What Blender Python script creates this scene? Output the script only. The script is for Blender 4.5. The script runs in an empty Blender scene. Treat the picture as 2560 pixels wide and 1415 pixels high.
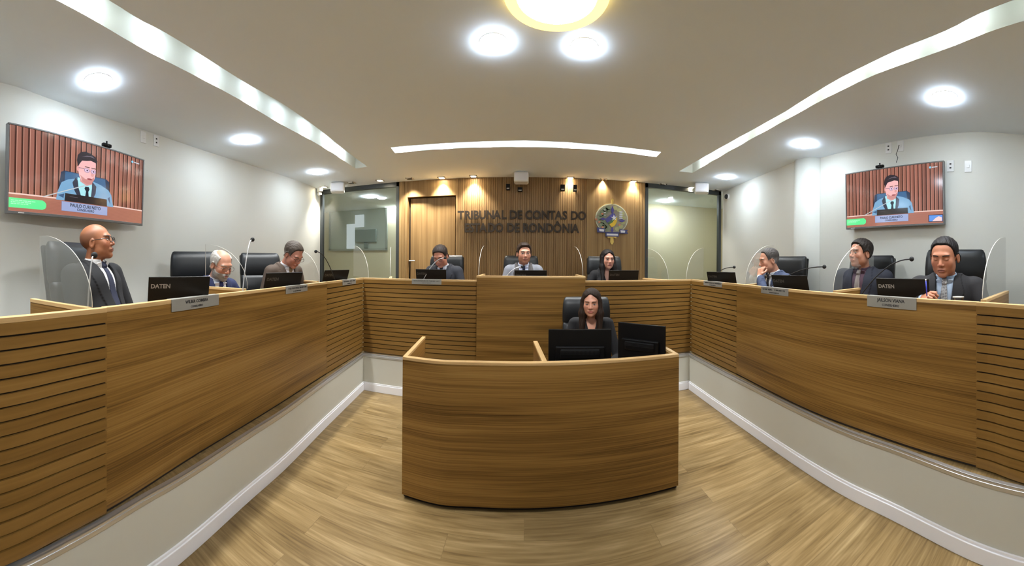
import bpy, bmesh, math, random
import numpy as np
from mathutils import Vector, Matrix, noise
from math import pi, sin, cos, tan, atan2, hypot, radians
random.seed(7)
SC = bpy.context.scene
COL = SC.collection

# ------------------------------------------------------------------ camera (a cylindrical phone panorama)
F0, CX, CY, ROLL, H = 865.0, 1315.0, 654.0, 0.0065, 1.60
cd = bpy.data.cameras.new('camera'); cam = bpy.data.objects.new('camera', cd); COL.objects.link(cam)
cd.type = 'PANO'
cd.panorama_type = 'CENTRAL_CYLINDRICAL'
cd.central_cylindrical_range_u_min = -CX / F0
cd.central_cylindrical_range_u_max = (2560 - CX) / F0
cd.central_cylindrical_range_v_min = -(1415 - CY) / F0
cd.central_cylindrical_range_v_max = CY / F0
cd.central_cylindrical_radius = 1.0
cd.clip_start = 0.02
cam.location = (0, 0, H)
cam.matrix_world = Matrix.Translation((0, 0, H)) @ Matrix.Rotation(-ROLL, 4, 'Y') @ Matrix.Rotation(pi / 2, 4, 'X')
SC.camera = cam

# ------------------------------------------------------------------ world, exposure
w = bpy.data.worlds.new('world'); SC.world = w; w.use_nodes = True
w.node_tree.nodes['Background'].inputs[0].default_value = (0.9, 0.93, 1.0, 1)
w.node_tree.nodes['Background'].inputs[1].default_value = 0.25
SC.view_settings.view_transform = 'Standard'
SC.view_settings.look = 'None'
SC.view_settings.exposure = 2.74
SC.view_settings.gamma = 1.0
SC.view_settings.use_curve_mapping = False
SC.cycles.max_bounces = 10
SC.cycles.diffuse_bounces = 7
SC.cycles.transparent_max_bounces = 16
SC.cycles.caustics_reflective = False
SC.cycles.caustics_refractive = False
SC.cycles.sample_clamp_indirect = 6.0

# light levels (W/m2-like emission strengths of the lamps themselves)
E_DOWN, E_SLOT, E_SLOTTOP, E_ROUND, E_SPOT, E_TV = 14.0, 5.0, 0.05, 17.0, 20.0, 0.19

# ------------------------------------------------------------------ room levels
ZC = 2.95        # ceiling
ZP = 0.45        # platform top
ZT = 1.385       # top of the counters
ZW = 1.235       # worktops behind the counters
YB = 5.53        # face of the back wall

def th(px): return (px - CX) / F0
def P(px, py, z):
    """the point at height z that the photograph shows at this pixel"""
    a = th(px); v = (CY - py) / F0 + ROLL * sin(a)
    r = (z - H) / v
    return Vector((r * sin(a), r * cos(a), z))
def Rr(px, py, r):
    """the point r metres away (horizontally) in the direction of this pixel"""
    a = th(px); v = (CY - py) / F0 + ROLL * sin(a)
    return Vector((r * sin(a), r * cos(a), H + v * r))
def Y(px, py, y=YB):
    return Rr(px, py, y / cos(th(px)))

# ------------------------------------------------------------------ naming helpers
def tag(o, label=None, cat=None, group=None, kind=None):
    if label: o['label'] = label
    if cat: o['category'] = cat
    if group: o['group'] = group
    if kind: o['kind'] = kind
    return o
def empty(name, loc, rz=0, scale=1):
    o = bpy.data.objects.new(name, None); COL.objects.link(o)
    o.location = loc; o.rotation_euler = (0, 0, rz); o.empty_display_size = .1
    o.scale = (scale,) * 3
    return o
def copy_tree(o, parent=None):
    c = o.copy(); COL.objects.link(c)
    if parent: c.parent = parent
    for ch in [x for x in bpy.data.objects if x.parent == o]:
        copy_tree(ch, c)
    return c
def yaw(fx, fy): return atan2(-fx, fy)   # local +Y looks along (fx, fy)

# ------------------------------------------------------------------ mesh builder
class MB:
    def __init__(s, M=None):
        s.v = []; s.f = []; s.uv = []; s.m = []; s.M = M; s.mi = 0
    def add(s, vs, fs, uvs=None):
        b = len(s.v)
        vs = [Vector(v) for v in vs]
        loc = vs
        if s.M is not None: vs = [s.M @ v for v in vs]
        s.v += [tuple(v) for v in vs]
        for k, f in enumerate(fs):
            s.f.append([b + i for i in f]); s.m.append(s.mi)
            if uvs is not None: s.uv.append([uvs[i] for i in f] if not isinstance(uvs, dict) else uvs[k])
            else:   # planar map by the face's own normal, metric
                a, bb, c = loc[f[0]], loc[f[1]], loc[f[2]]
                n = (bb - a).cross(c - a)
                if len(f) > 3 and n.length < 1e-9: n = (bb - a).cross(loc[f[3]] - a)
                ax, ay, az = abs(n.x), abs(n.y), abs(n.z)
                if az >= ax and az >= ay: s.uv.append([(loc[i].x, loc[i].y) for i in f])
                elif ay >= ax: s.uv.append([(loc[i].x, loc[i].z) for i in f])
                else: s.uv.append([(loc[i].y, loc[i].z) for i in f])
        return s
    def box(s, c, d, rz=0, rx=0, ry=0):
        R = Matrix.Rotation(rz, 3, 'Z') @ Matrix.Rotation(ry, 3, 'Y') @ Matrix.Rotation(rx, 3, 'X')
        c = Vector(c); hx, hy, hz = d[0] / 2, d[1] / 2, d[2] / 2
        L = [(x, y, z) for z in (-hz, hz) for y in (-hy, hy) for x in (-hx, hx)]
        fs = [(0, 2, 3, 1), (4, 5, 7, 6), (0, 1, 5, 4), (2, 6, 7, 3), (0, 4, 6, 2), (1, 3, 7, 5)]
        uvs = {}
        o = (c.x * .37 + c.y * .61, c.z * .83 + c.x * .21)
        for k, f in enumerate(fs):
            if k < 2: q = [(L[i][0], L[i][1]) for i in f]
            elif k < 4: q = [(L[i][0], L[i][2]) for i in f]
            else: q = [(L[i][1], L[i][2]) for i in f]
            uvs[k] = [(a + o[0], b + o[1]) for a, b in q]
        return s.add([c + R @ Vector(p) for p in L], fs, uvs)
    def prism(s, poly, z0, z1):
        n = len(poly)
        vs = [(p[0], p[1], z0) for p in poly] + [(p[0], p[1], z1) for p in poly]
        fs = [tuple(range(n))[::-1], tuple(range(n, 2 * n))]
        fs += [(i, (i + 1) % n, n + (i + 1) % n, n + i) for i in range(n)]
        return s.add(vs, fs)
    def wall(s, path, off, z0, z1, v0=0):
        """a board following a plan polyline: from the path to the path offset by off (to its left when positive)"""
        Q = offset(path, off); n = len(path); vs = []; u = 0; us = []
        for i in range(n):
            if i: u += hypot(path[i][0] - path[i-1][0], path[i][1] - path[i-1][1])
            us.append(u)
            a, b = path[i], Q[i]
            vs += [(a[0], a[1], z0), (a[0], a[1], z1), (b[0], b[1], z0), (b[0], b[1], z1)]
        fs = []; uvs = {}
        for i in range(n - 1):
            a, b = 4 * i, 4 * i + 4
            for f, kk in (((a, b, b+1, a+1), 0), ((a+2, a+3, b+3, b+2), 0), ((a+1, b+1, b+3, a+3), 1), ((a, a+2, b+2, b), 1)):
                uu = []
                for q in f:
                    t = us[q // 4]
                    zz = (z1 if q % 2 else z0)
                    uu.append((t, v0 + zz) if kk == 0 else (t, v0 + (0 if q % 4 < 2 else abs(off))))
                uvs[len(fs)] = uu; fs.append(f)
        for a in (0, 4 * (n - 1)):
            f = (a, a+1, a+3, a+2); uvs[len(fs)] = [(0, z0), (0, z1), (abs(off), z1), (abs(off), z0)]; fs.append(f)
        return s.add(vs, fs, uvs)
    def tube(s, pts, r, seg=8, cap=True):
        pts = [Vector(p) for p in pts]; n = len(pts)
        rr = r if isinstance(r, (list, tuple)) else [r] * n
        vs = []; ref = None
        for i, p in enumerate(pts):
            t = (pts[min(i + 1, n - 1)] - pts[max(i - 1, 0)]).normalized()
            if ref is None:
                ref = t.orthogonal().normalized()
            ref = (ref - t * ref.dot(t)).normalized(); bn = t.cross(ref)
            for k in range(seg):
                a = 2 * pi * k / seg
                vs.append(p + (ref * cos(a) + bn * sin(a)) * rr[i])
        fs = [(i*seg+k, i*seg+(k+1) % seg, (i+1)*seg+(k+1) % seg, (i+1)*seg+k) for i in range(n-1) for k in range(seg)]
        if cap: fs += [tuple(range(seg))[::-1], tuple(range((n-1)*seg, n*seg))]
        return s.add(vs, fs)
    def lathe(s, prof, c=(0, 0, 0), seg=24):
        """prof: (radius, z) from bottom to top"""
        vs = []; n = len(prof)
        for r, z in prof:
            for k in range(seg):
                a = 2 * pi * k / seg
                vs.append((c[0] + r * cos(a), c[1] + r * sin(a), c[2] + z))
        fs = [(i*seg+k, i*seg+(k+1) % seg, (i+1)*seg+(k+1) % seg, (i+1)*seg+k) for i in range(n-1) for k in range(seg)]
        if prof[0][0] > 1e-6: fs.append(tuple(range(seg))[::-1])
        if prof[-1][0] > 1e-6: fs.append(tuple(range((n-1)*seg, n*seg)))
        return s.add(vs, fs)
    def ball(s, c, r, seg=12, rings=8):
        r = r if isinstance(r, (tuple, list)) else (r, r, r)
        vs = [(c[0], c[1], c[2] - r[2])]; fs = []
        for i in range(1, rings):
            a = pi * i / rings - pi / 2
            for k in range(seg):
                b = 2 * pi * k / seg
                vs.append((c[0] + r[0]*cos(a)*cos(b), c[1] + r[1]*cos(a)*sin(b), c[2] + r[2]*sin(a)))
        vs.append((c[0], c[1], c[2] + r[2])); L = len(vs) - 1
        for k in range(seg):
            fs.append((0, 1 + (k+1) % seg, 1 + k))
            fs.append((L, L - seg + k, L - seg + (k+1) % seg))
        for i in range(rings - 2):
            for k in range(seg):
                a = 1 + i*seg
                fs.append((a+k, a+(k+1) % seg, a+seg+(k+1) % seg, a+seg+k))
        return s.add(vs, fs)
    def build(s, name, mat, parent=None, smooth=False, bevel=0, loc=None, seg=2, recalc=True):
        me = bpy.data.meshes.new(name); me.from_pydata(s.v, [], s.f)
        ul = me.uv_layers.new(name='UVMap'); k = 0
        for q in s.uv:
            for t in q:
                ul.data[k].uv = t; k += 1
        mats = mat if isinstance(mat, (list, tuple)) else [mat]
        for m in mats: me.materials.append(m)
        for p, i in zip(me.polygons, s.m): p.material_index = i
        if recalc:
            bm = bmesh.new(); bm.from_mesh(me); bmesh.ops.recalc_face_normals(bm, faces=bm.faces); bm.to_mesh(me); bm.free()
        if smooth:
            for p in me.polygons: p.use_smooth = True
            if smooth != 'all': 
                try: me.set_sharp_from_angle(angle=radians(35))
                except Exception: pass
        o = bpy.data.objects.new(name, me); COL.objects.link(o)
        if parent: o.parent = parent
        if loc: o.location = loc
        if bevel:
            b = o.modifiers.new('bevel', 'BEVEL'); b.width = bevel; b.segments = seg; b.limit_method = 'ANGLE'; b.angle_limit = radians(40)
        return o

def offset(path, d):
    out = []; n = len(path)
    for i in range(n):
        a = Vector(path[max(i-1, 0)][:2]); b = Vector(path[i][:2]); c = Vector(path[min(i+1, n-1)][:2])
        t1 = (b - a); t2 = (c - b)
        if t1.length < 1e-9: t1 = t2
        if t2.length < 1e-9: t2 = t1
        t1.normalize(); t2.normalize()
        n1 = Vector((-t1.y, t1.x)); n2 = Vector((-t2.y, t2.x)); m = n1 + n2; m.normalize()
        out.append(b + m * (d / max(.4, m.dot(n1))))
    return out
def smooth_path(pts, n=6):
    """Catmull-Rom through plan points"""
    p = [Vector(q[:2]) for q in pts]; out = []
    for i in range(len(p) - 1):
        a = p[max(i-1, 0)]; b = p[i]; c = p[i+1]; d = p[min(i+2, len(p)-1)]
        for k in range(n):
            t = k / n
            out.append(.5 * ((2*b) + (c-a)*t + (2*a-5*b+4*c-d)*t*t + (-a+3*b-3*c+d)*t**3))
    out.append(p[-1]); return out
def arc_at(path, s):
    for i in range(len(path) - 1):
        L = (Vector(path[i+1][:2]) - Vector(path[i][:2])).length
        if s <= L or i == len(path) - 2:
            t = (Vector(path[i+1][:2]) - Vector(path[i][:2])).normalized()
            return Vector(path[i][:2]) + t * s, t
        s -= L
def cut(path, px, keep):
    """split a plan polyline where the photograph's column px meets it"""
    a = th(px)
    for i in range(len(path) - 1):
        p, q = path[i], path[i+1]
        f = lambda w: w[0] * cos(a) - w[1] * sin(a)
        if f(p) * f(q) <= 0 and (p[1] + q[1]) > 0 and f(p) != f(q):
            t = f(p) / (f(p) - f(q)); m = Vector(p[:2]).lerp(Vector(q[:2]), t)
            return (list(path[:i+1]) + [m]) if keep == 0 else ([m] + list(path[i+1:]))
    raise ValueError(px)

# ------------------------------------------------------------------ materials
def lin(c):
    return tuple(((x/255)/12.92 if x/255 <= .04045 else ((x/255+.055)/1.055)**2.4) for x in c) + (1,)
def mat(name, col, rough=.5, metal=0, spec=.5, coat=0, sheen=0, bump=None):
    m = bpy.data.materials.new(name); m.use_nodes = True
    n = m.node_tree.nodes; b = n['Principled BSDF']
    b.inputs['Base Color'].default_value = lin(col); b.inputs['Roughness'].default_value = rough
    b.inputs['Metallic'].default_value = metal; b.inputs['Specular IOR Level'].default_value = spec
    b.inputs['Coat Weight'].default_value = coat
    if sheen: b.inputs['Sheen Weight'].default_value = sheen
    if bump:
        L = m.node_tree.links
        t = n.new('ShaderNodeTexCoord'); z = n.new('ShaderNodeTexNoise'); z.inputs['Scale'].default_value = bump[0]; z.inputs['Detail'].default_value = 4
        u = n.new('ShaderNodeBump'); u.inputs['Strength'].default_value = bump[1]; u.inputs['Distance'].default_value = bump[2]
        L.new(t.outputs['Object'], z.inputs['Vector']); L.new(z.outputs['Fac'], u.inputs['Height']); L.new(u.outputs['Normal'], b.inputs['Normal'])
    return m
def emit(name, col, s):
    m = bpy.data.materials.new(name); m.use_nodes = True; n = m.node_tree.nodes; n.clear()
    e = n.new('ShaderNodeEmission'); o = n.new('ShaderNodeOutputMaterial')
    e.inputs[0].default_value = lin(col); e.inputs[1].default_value = s
    m.node_tree.links.new(e.outputs[0], o.inputs[0]); return m
def wood(name, stops, su=.9, sv=14, rough=.42, vert=False, fine=1.0, planks=None, spec=.25, warp=.35):
    """laminate: long grain along U (or V when vert)"""
    m = bpy.data.materials.new(name); m.use_nodes = True; nt = m.node_tree; n = nt.nodes; L = nt.links
    b = n['Principled BSDF']; b.inputs['Roughness'].default_value = rough; b.inputs['Specular IOR Level'].default_value = spec
    uv = n.new('ShaderNodeUVMap'); uv.uv_map = 'UVMap'
    src = uv.outputs[0]
    mp = n.new('ShaderNodeMapping')
    mp.inputs['Scale'].default_value = (sv, su, 1) if vert else (su, sv, 1)
    L.new(src, mp.inputs['Vector'])
    vec = mp.outputs[0]; brick = None
    if planks:
        brick = n.new('ShaderNodeTexBrick'); brick.inputs['Scale'].default_value = 1
        brick.inputs['Brick Width'].default_value = planks[0]; brick.inputs['Row Height'].default_value = planks[1]
        brick.inputs['Mortar Size'].default_value = .0012; brick.offset = .37
        brick.inputs['Color1'].default_value = (0, 0, 0, 1); brick.inputs['Color2'].default_value = (1, 1, 1, 1); brick.inputs['Mortar'].default_value = (.5, .5, .5, 1)
        L.new(src, brick.inputs['Vector'])
        ml = n.new('ShaderNodeVectorMath'); ml.operation = 'SCALE'; ml.inputs['Scale'].default_value = 9
        L.new(brick.outputs['Color'], ml.inputs[0])
        ad = n.new('ShaderNodeVectorMath'); ad.operation = 'ADD'; L.new(vec, ad.inputs[0]); L.new(ml.outputs[0], ad.inputs[1]); vec = ad.outputs[0]
    n1 = n.new('ShaderNodeTexNoise'); n1.inputs['Scale'].default_value = 1.0; n1.inputs['Detail'].default_value = 6; n1.inputs['Roughness'].default_value = .55; n1.inputs['Distortion'].default_value = warp
    L.new(vec, n1.inputs['Vector'])
    mp2 = n.new('ShaderNodeMapping'); mp2.inputs['Scale'].default_value = (5*fine, 1.4, 1) if vert else (1.4, 5*fine, 1); L.new(vec, mp2.inputs['Vector'])
    n2 = n.new('ShaderNodeTexNoise'); n2.inputs['Scale'].default_value = 1.6; n2.inputs['Detail'].default_value = 3; L.new(mp2.outputs[0], n2.inputs['Vector'])
    mx = n.new('ShaderNodeMath'); mx.operation = 'MULTIPLY_ADD'; mx.inputs[1].default_value = .42; 
    L.new(n2.outputs['Fac'], mx.inputs[0])
    m2 = n.new('ShaderNodeMath'); m2.operation = 'MULTIPLY'; m2.inputs[1].default_value = .58; L.new(n1.outputs['Fac'], m2.inputs[0]); L.new(m2.outputs[0], mx.inputs[2])
    r = n.new('ShaderNodeValToRGB'); L.new(mx.outputs[0], r.inputs[0])
    e = r.color_ramp.elements; e[0].position = stops[0][0]; e[0].color = lin(stops[0][1]); e[1].position = stops[-1][0]; e[1].color = lin(stops[-1][1])
    for p, c in stops[1:-1]:
        q = e.new(p); q.color = lin(c)
    outc = r.outputs[0]
    if planks:
        hs = n.new('ShaderNodeMix'); hs.data_type = 'RGBA'; hs.blend_type = 'MULTIPLY'; hs.inputs[0].default_value = 1
        rr = n.new('ShaderNodeMapRange'); rr.inputs['To Min'].default_value = .86; rr.inputs['To Max'].default_value = 1.06
        L.new(brick.outputs['Color'], rr.inputs[0])
        mm = n.new('ShaderNodeMath'); mm.operation = 'MULTIPLY_ADD'; mm.inputs[1].default_value = -.3; L.new(brick.outputs['Fac'], mm.inputs[0]); L.new(rr.outputs[0], mm.inputs[2])
        L.new(outc, hs.inputs[6]); L.new(mm.outputs[0], hs.inputs[7]); outc = hs.outputs[2]
    L.new(outc, b.inputs['Base Color'])
    return m
def acrylic(name, tint, gloss=1.0):
    m = bpy.data.materials.new(name); m.use_nodes = True; nt = m.node_tree; n = nt.nodes; L = nt.links; n.clear()
    t = n.new('ShaderNodeBsdfTransparent'); t.inputs[0].default_value = tint + (1,)
    g = n.new('ShaderNodeBsdfGlossy'); g.inputs['Roughness'].default_value = .02
    f = n.new('ShaderNodeFresnel'); f.inputs[0].default_value = 1.45
    k = n.new('ShaderNodeMath'); k.operation = 'MULTIPLY'; k.inputs[1].default_value = gloss; L.new(f.outputs[0], k.inputs[0])
    x = n.new('ShaderNodeMixShader'); L.new(k.outputs[0], x.inputs[0]); L.new(t.outputs[0], x.inputs[1]); L.new(g.outputs[0], x.inputs[2])
    o = n.new('ShaderNodeOutputMaterial'); L.new(x.outputs[0], o.inputs[0]); return m

M = {}
WD = [(.33, (72, 48, 19)), (.43, (109, 78, 35)), (.54, (136, 101, 50)), (.70, (160, 124, 69))]
M['wood'] = wood('laminate_walnut', WD, su=.42, sv=9, rough=.38, fine=1.8)
M['logo_dim'] = mat('faded_logo', (70, 64, 56), .5)
M['wood_board'] = wood('laminate_boards', [(.30, (104, 74, 34)), (.45, (123, 90, 43)), (.58, (133, 99, 49)), (.74, (147, 112, 61))], su=.6, sv=6, rough=.4)
M['wood_edge'] = wood('laminate_edge', [(.3, (176, 142, 94)), (.5, (196, 162, 112)), (.7, (212, 180, 130))], su=.8, sv=12, rough=.4)
M['wood_back'] = wood('back_wall_laminate', [(.30, (112, 86, 54)), (.45, (138, 109, 70)), (.6, (158, 129, 86)), (.72, (174, 146, 102))], su=.35, sv=16, rough=.42, vert=True)
M['wood_slat'] = wood('back_wall_slats', [(.30, (104, 78, 48)), (.45, (130, 101, 65)), (.6, (152, 122, 82)), (.72, (170, 142, 100))], su=.3, sv=30, rough=.42, vert=True)
M['floor'] = wood('vinyl_planks', [(.30, (84, 66, 40)), (.42, (112, 91, 57)), (.54, (130, 108, 72)), (.70, (156, 134, 96))], su=1.3, sv=9, rough=.30, planks=(1.2, .18), warp=.9)
M['groove'] = mat('dark_groove', (30, 20, 12), .8)
M['plaster'] = mat('cream_plaster', (222, 222, 214), .75, bump=(90, .06, .002))
M['riser'] = mat('riser_paint', (196, 194, 182), .6, bump=(120, .05, .001))
M['ceil'] = mat('ceiling_paint', (236, 246, 255), .85)
M['white'] = mat('white_paint', (236, 236, 240), .4)
M['white_plastic'] = mat('white_plastic', (232, 232, 230), .35)
M['steel'] = mat('brushed_aluminium', (205, 205, 205), .3, .8)
M['frame_dark'] = mat('dark_grey_frame', (62, 66, 66), .45, .3)
M['leather'] = mat('black_leather', (22, 24, 26), .42, spec=.35, bump=(160, .12, .002))
M['leather_grey'] = mat('grey_leather', (58, 58, 58), .5, bump=(160, .12, .002))
M['black'] = mat('black_plastic', (8, 7, 7), .45, spec=.2)
M['black_matte'] = mat('black_matte', (14, 13, 13), .8)
M['darkgrey'] = mat('dark_grey_plastic', (36, 35, 35), .5, spec=.3)
M['chrome'] = mat('chrome', (220, 220, 222), .12, 1.0)
M['glass'] = acrylic('window_glass', (.93, .96, .93), 1.2)
M['acrylic'] = acrylic('clear_acrylic', (.985, .988, .985), .5)
M['acrylic_clear'] = acrylic('clear_acrylic_thin', (.992, .993, .992), .22)
M['acrylic_edge'] = mat('acrylic_edge', (176, 172, 162), .4, spec=.4)
M['plate'] = mat('brushed_plate', (158, 156, 148), .4, .4)
M['ink'] = mat('black_ink', (28, 28, 32), .6)
M['letter'] = mat('bronze_letters', (52, 40, 26), .6, .1)
M['logo'] = mat('silver_logo', (150, 142, 132), .4)
M['lamp'] = emit('downlight_diffuser', (226, 240, 255), E_DOWN)
M['slotlamp'] = emit('slot_lamp', (224, 240, 255), E_SLOT)
M['slottop'] = emit('slot_glow', (236, 242, 236), E_SLOTTOP)
M['halllamp'] = emit('corridor_light_diffuser', (235, 242, 250), E_DOWN * 1.6)
M['roundlamp'] = emit('round_lamp', (240, 242, 245), E_ROUND)
M['spotlamp'] = emit('spot_lamp', (255, 238, 205), E_SPOT)
M['gold'] = emit('glowing_rim', (255, 214, 110), .55)
E_BEAM = 11.5
# ================================================================== plan paths, read off the panorama
# floor line of the riser, left arm (near to far), right arm (far to near)
RL = [P(441, 1415, 0), P(605, 1268, 0), P(714, 1171, 0), P(816, 1067, 0), P(910, 974, 0)]
RRr = [P(1724, 971, 0), P(1882, 1084, 0), P(2094, 1224, 0), P(2260, 1307, 0), P(2487, 1415, 0)]
# foot of the wooden counters, on the platform
CL = [P(25, 1415, ZP), P(150, 1350, ZP), P(275, 1283, ZP), P(500, 1138, ZP), P(700, 1014, ZP), P(818, 937, ZP), P(909, 880, ZP)]
CR = [P(1728, 880, ZP), P(1842, 937, ZP), P(2018, 1026, ZP), P(2207, 1097, ZP), P(2441, 1169, ZP), P(2560, 1209, ZP)]
def ext(a, b, d):   # carry a path on past b
    t = (Vector(b[:2]) - Vector(a[:2])).normalized(); return Vector(b[:2]) + t * d
cl = [Vector((-1.03, -.60)), Vector((-1.15, -.27))] + [Vector(p[:2]) for p in CL]
cr = [Vector(p[:2]) for p in CR] + [ext(CR[-2], CR[-1], .7), ext(CR[-2], CR[-1], 1.6)]
rl = [Vector((-1.01, -.60)), Vector((-1.13, -.27)), Vector((-1.32, .22)), Vector((-1.40, .45)), Vector((-1.485, .73))] + [Vector(p[:2]) for p in RL]
rr = [Vector(p[:2]) for p in RRr] + [ext(RRr[-2], RRr[-1], .8), ext(RRr[-2], RRr[-1], 1.7)]
cl = smooth_path(cl, 5); cr = smooth_path(cr, 5); rl = smooth_path(rl, 5); rr = smooth_path(rr, 5)
cb = [cl[-1], cr[0]]                      # the back counter
rb = [rl[-1], rr[0]]
# walls, from their ceiling edges
WL = [P(0, 207, ZC), P(146, 256, ZC), P(292, 305, ZC), P(509, 377, ZC), P(650, 421, ZC), P(760, 458, ZC)]
xl = YB * tan(th(800)); xr = YB * tan(th(1806))
wl = smooth_path([Vector((-2.62, -3.2)), Vector((-2.5, -1.4)), Vector((-2.52, -.4))] + [Vector(p[:2]) for p in WL] + [Vector((xl, YB))], 5)
WR = [P(2050, 394, ZC), P(2110, 379, ZC), P(2250, 350, ZC), P(2350, 336, ZC), P(2450, 329, ZC), P(2560, 336, ZC)]
wr = smooth_path([Vector(p[:2]) for p in WR] + [Vector((3.75, -.3)), Vector((3.75, -1.6)), Vector((3.7, -3.2))], 5)
wr0 = [Vector((xr, YB)), Vector(P(1860, 456, ZC)[:2]), Vector(P(1985, 404, ZC)[:2])]
colm = [Vector(P(1985, 403, ZC)[:2]) + Vector((.1, .12)), Vector(P(1986, 400, ZC)[:2]), Vector(P(2000, 396, ZC)[:2]), Vector(P(2018, 393, ZC)[:2]), Vector(P(2035, 393, ZC)[:2]), Vector(wr[0])]

def struct(o, label=None): return tag(o, label, kind='structure')
m = MB(); m.add([(-6, -3.4, 0), (6, -3.4, 0), (6, 9, 0), (-6, 9, 0)], [(0, 1, 2, 3)]); struct(m.build('floor', M['floor']))
# platform (its top and its riser), inner outline = riser line
inner = rl + rr
m = MB()
def strip(path, side):   # platform floor between riser and the outer line
    vs = []; fs = []
    for p in path: vs += [(p.x, p.y, ZP), (side, p.y, ZP)]
    fs = [(2*i, 2*i+2, 2*i+3, 2*i+1) for i in range(len(path)-1)]
    return vs, fs
m.add(*strip(rl, -5)); m.add(*strip(rr, 5))
m.add([(-5, rl[-1].y, ZP), (rl[-1].x, rl[-1].y, ZP), (rr[0].x, rr[0].y, ZP), (5, rr[0].y, ZP), (5, 9, ZP), (-5, 9, ZP)], [(0, 1, 2, 3, 4, 5)])
struct(m.build('floor_platform', M['floor']))
for nm, pth in (('left', rl), ('back', rb), ('right', rr)):
    m = MB(); m.wall(pth, .05, 0, ZP - .002); struct(m.build('wall_riser_' + nm, M['riser']))
    m = MB(); m.wall(pth, -.016, 0, .088); m.wall(pth, -.010, .088, .104); struct(m.build('baseboard_' + nm, M['white'], bevel=.003))
for i, pth in enumerate((rl, rb, rr)):
    m = MB(); m.wall(offset(pth, -.008), .026, ZP - .002, ZP + .004); m.wall(offset(pth, -.008), .004, ZP - .036, ZP + .004); m.wall(offset(pth, -.011), .004, ZP - .02, ZP - .012)
    struct(m.build('trim_%d' % (i + 1), M['steel'], bevel=.0015))
# walls
m = MB(); m.wall(wl, .12, 0, ZC + .25); struct(m.build('wall_left', M['plaster'], smooth=True))
m = MB(); m.wall(wr0, .12, 0, ZC + .25); m.wall(wr, .12, 0, ZC + .25); struct(m.build('wall_right', M['plaster'], smooth=True))
m = MB(); m.wall(smooth_path(colm, 4), .05, 0, ZC); struct(m.build('wall_column', M['plaster'], smooth='all'))
m = MB(); m.wall([Vector((4, -3.2)), Vector((-3, -3.2))], .1, 0, ZC + .25); struct(m.build('wall_front', M['plaster']))

# ------------------------------------------------------------------ ceiling with its three slots
SL_out = [P(132, 0, ZC), P(339, 115, ZC), P(475, 185, ZC), P(594, 248, ZC), P(700, 311, ZC), P(800, 365, ZC), P(887, 421, ZC)]
SL_in = [P(265, 0, ZC), P(414, 85, ZC), P(594, 197, ZC), P(712, 265, ZC), P(800, 327, ZC), P(860, 375, ZC), P(917, 417, ZC)]
SR_out = [P(1730, 432, ZC), P(1920, 323, ZC), P(2047, 253, ZC), P(2187, 185, ZC), P(2346, 127, ZC), P(2560, 49, ZC)]
SR_in = [P(1697, 428, ZC), P(1913, 306, ZC), P(2068, 211, ZC), P(2223, 132, ZC), P(2363, 74, ZC), P(2525, 0, ZC)]
SC_far = [P(986, 383, ZC), P(1100, 373, ZC), P(1213, 368.4, ZC), P(1326, 367.5, ZC), P(1496, 375.5, ZC), P(1639, 392.4, ZC)]
SC_near = [P(975, 369, ZC), P(1100, 359, ZC), P(1213, 353.5, ZC), P(1326, 352, ZC), P(1496, 362, ZC), P(1651, 380, ZC)]
def centre(a, b, n=24):
    """centre line and mean width of a slot between two edges"""
    def res(p, n):
        p = [Vector(q[:2]) for q in p]; L = [0]
        for i in range(len(p)-1): L.append(L[-1] + (p[i+1]-p[i]).length)
        o = []
        for k in range(n):
            s = L[-1] * k / (n-1); i = max(j for j in range(len(L)) if L[j] <= s + 1e-9); i = min(i, len(p)-2)
            o.append(p[i].lerp(p[i+1], (s-L[i])/(L[i+1]-L[i])))
        return o
    A, B = res(a, n), res(b, n)
    return A, B
slots = []
for A, B, e in ((SL_out, SL_in, 0), (SR_out, SR_in, -1), (SC_far, SC_near, None)):
    A = [Vector(p[:2]) for p in A]; B = [Vector(p[:2]) for p in B]
    if e == 0: A = [A[0] + (A[0]-A[1]).normalized() * 1.6] + A; B = [B[0] + (A[0]-A[1]).normalized() * 1.55] + B
    if e == -1: A = A + [A[-1] + (A[-1]-A[-2]).normalized() * 1.6]; B = B + [B[-1] + (A[-1]-A[-2]).normalized() * 1.55]
    slots.append((smooth_path(A, 4), smooth_path(B, 4)))
from mathutils.geometry import delaunay_2d_cdt
vs = [Vector((-6, -3.4)), Vector((6, -3.4)), Vector((6, 9)), Vector((-6, 9))]
faces = [[0, 1, 2, 3]]; holes = []
for A, B in slots:
    loop = A + B[::-1]
    if sum(loop[i-1].x * loop[i].y - loop[i].x * loop[i-1].y for i in range(len(loop))) < 0: loop = loop[::-1]
    b = len(vs); vs += loop; faces.append(list(range(b, b + len(loop)))); holes.append(loop)
r = delaunay_2d_cdt(vs, [], faces, 1, 1e-6)
ov, of, orig = r[0], r[2], r[5]
keep = [f for f, o in zip(of, orig) if o == [0] or list(o) == [0]]
m = MB(); m.add([(v.x, v.y, ZC) for v in ov], keep)
for A, B in slots:
    loop = A + B[::-1]; n = len(loop)
    m.mi = 1; m.add([(p.x, p.y, ZC) for p in loop] + [(p.x, p.y, ZC + .23) for p in loop], [(i, (i+1) % n, n+(i+1) % n, n+i) for i in range(n)])
M['slot_paint'] = mat('slot_paint', (222, 224, 216), .8); struct(m.build('ceiling', [M['ceil'], M['slot_paint']], recalc=False))
m = MB(); m.add([(-6, -3.4, ZC+.26), (6, -3.4, ZC+.26), (6, 9, ZC+.26), (-6, 9, ZC+.26)], [(0, 1, 2, 3)]); struct(m.build('ceiling_slab', M['ceil']))

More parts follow.
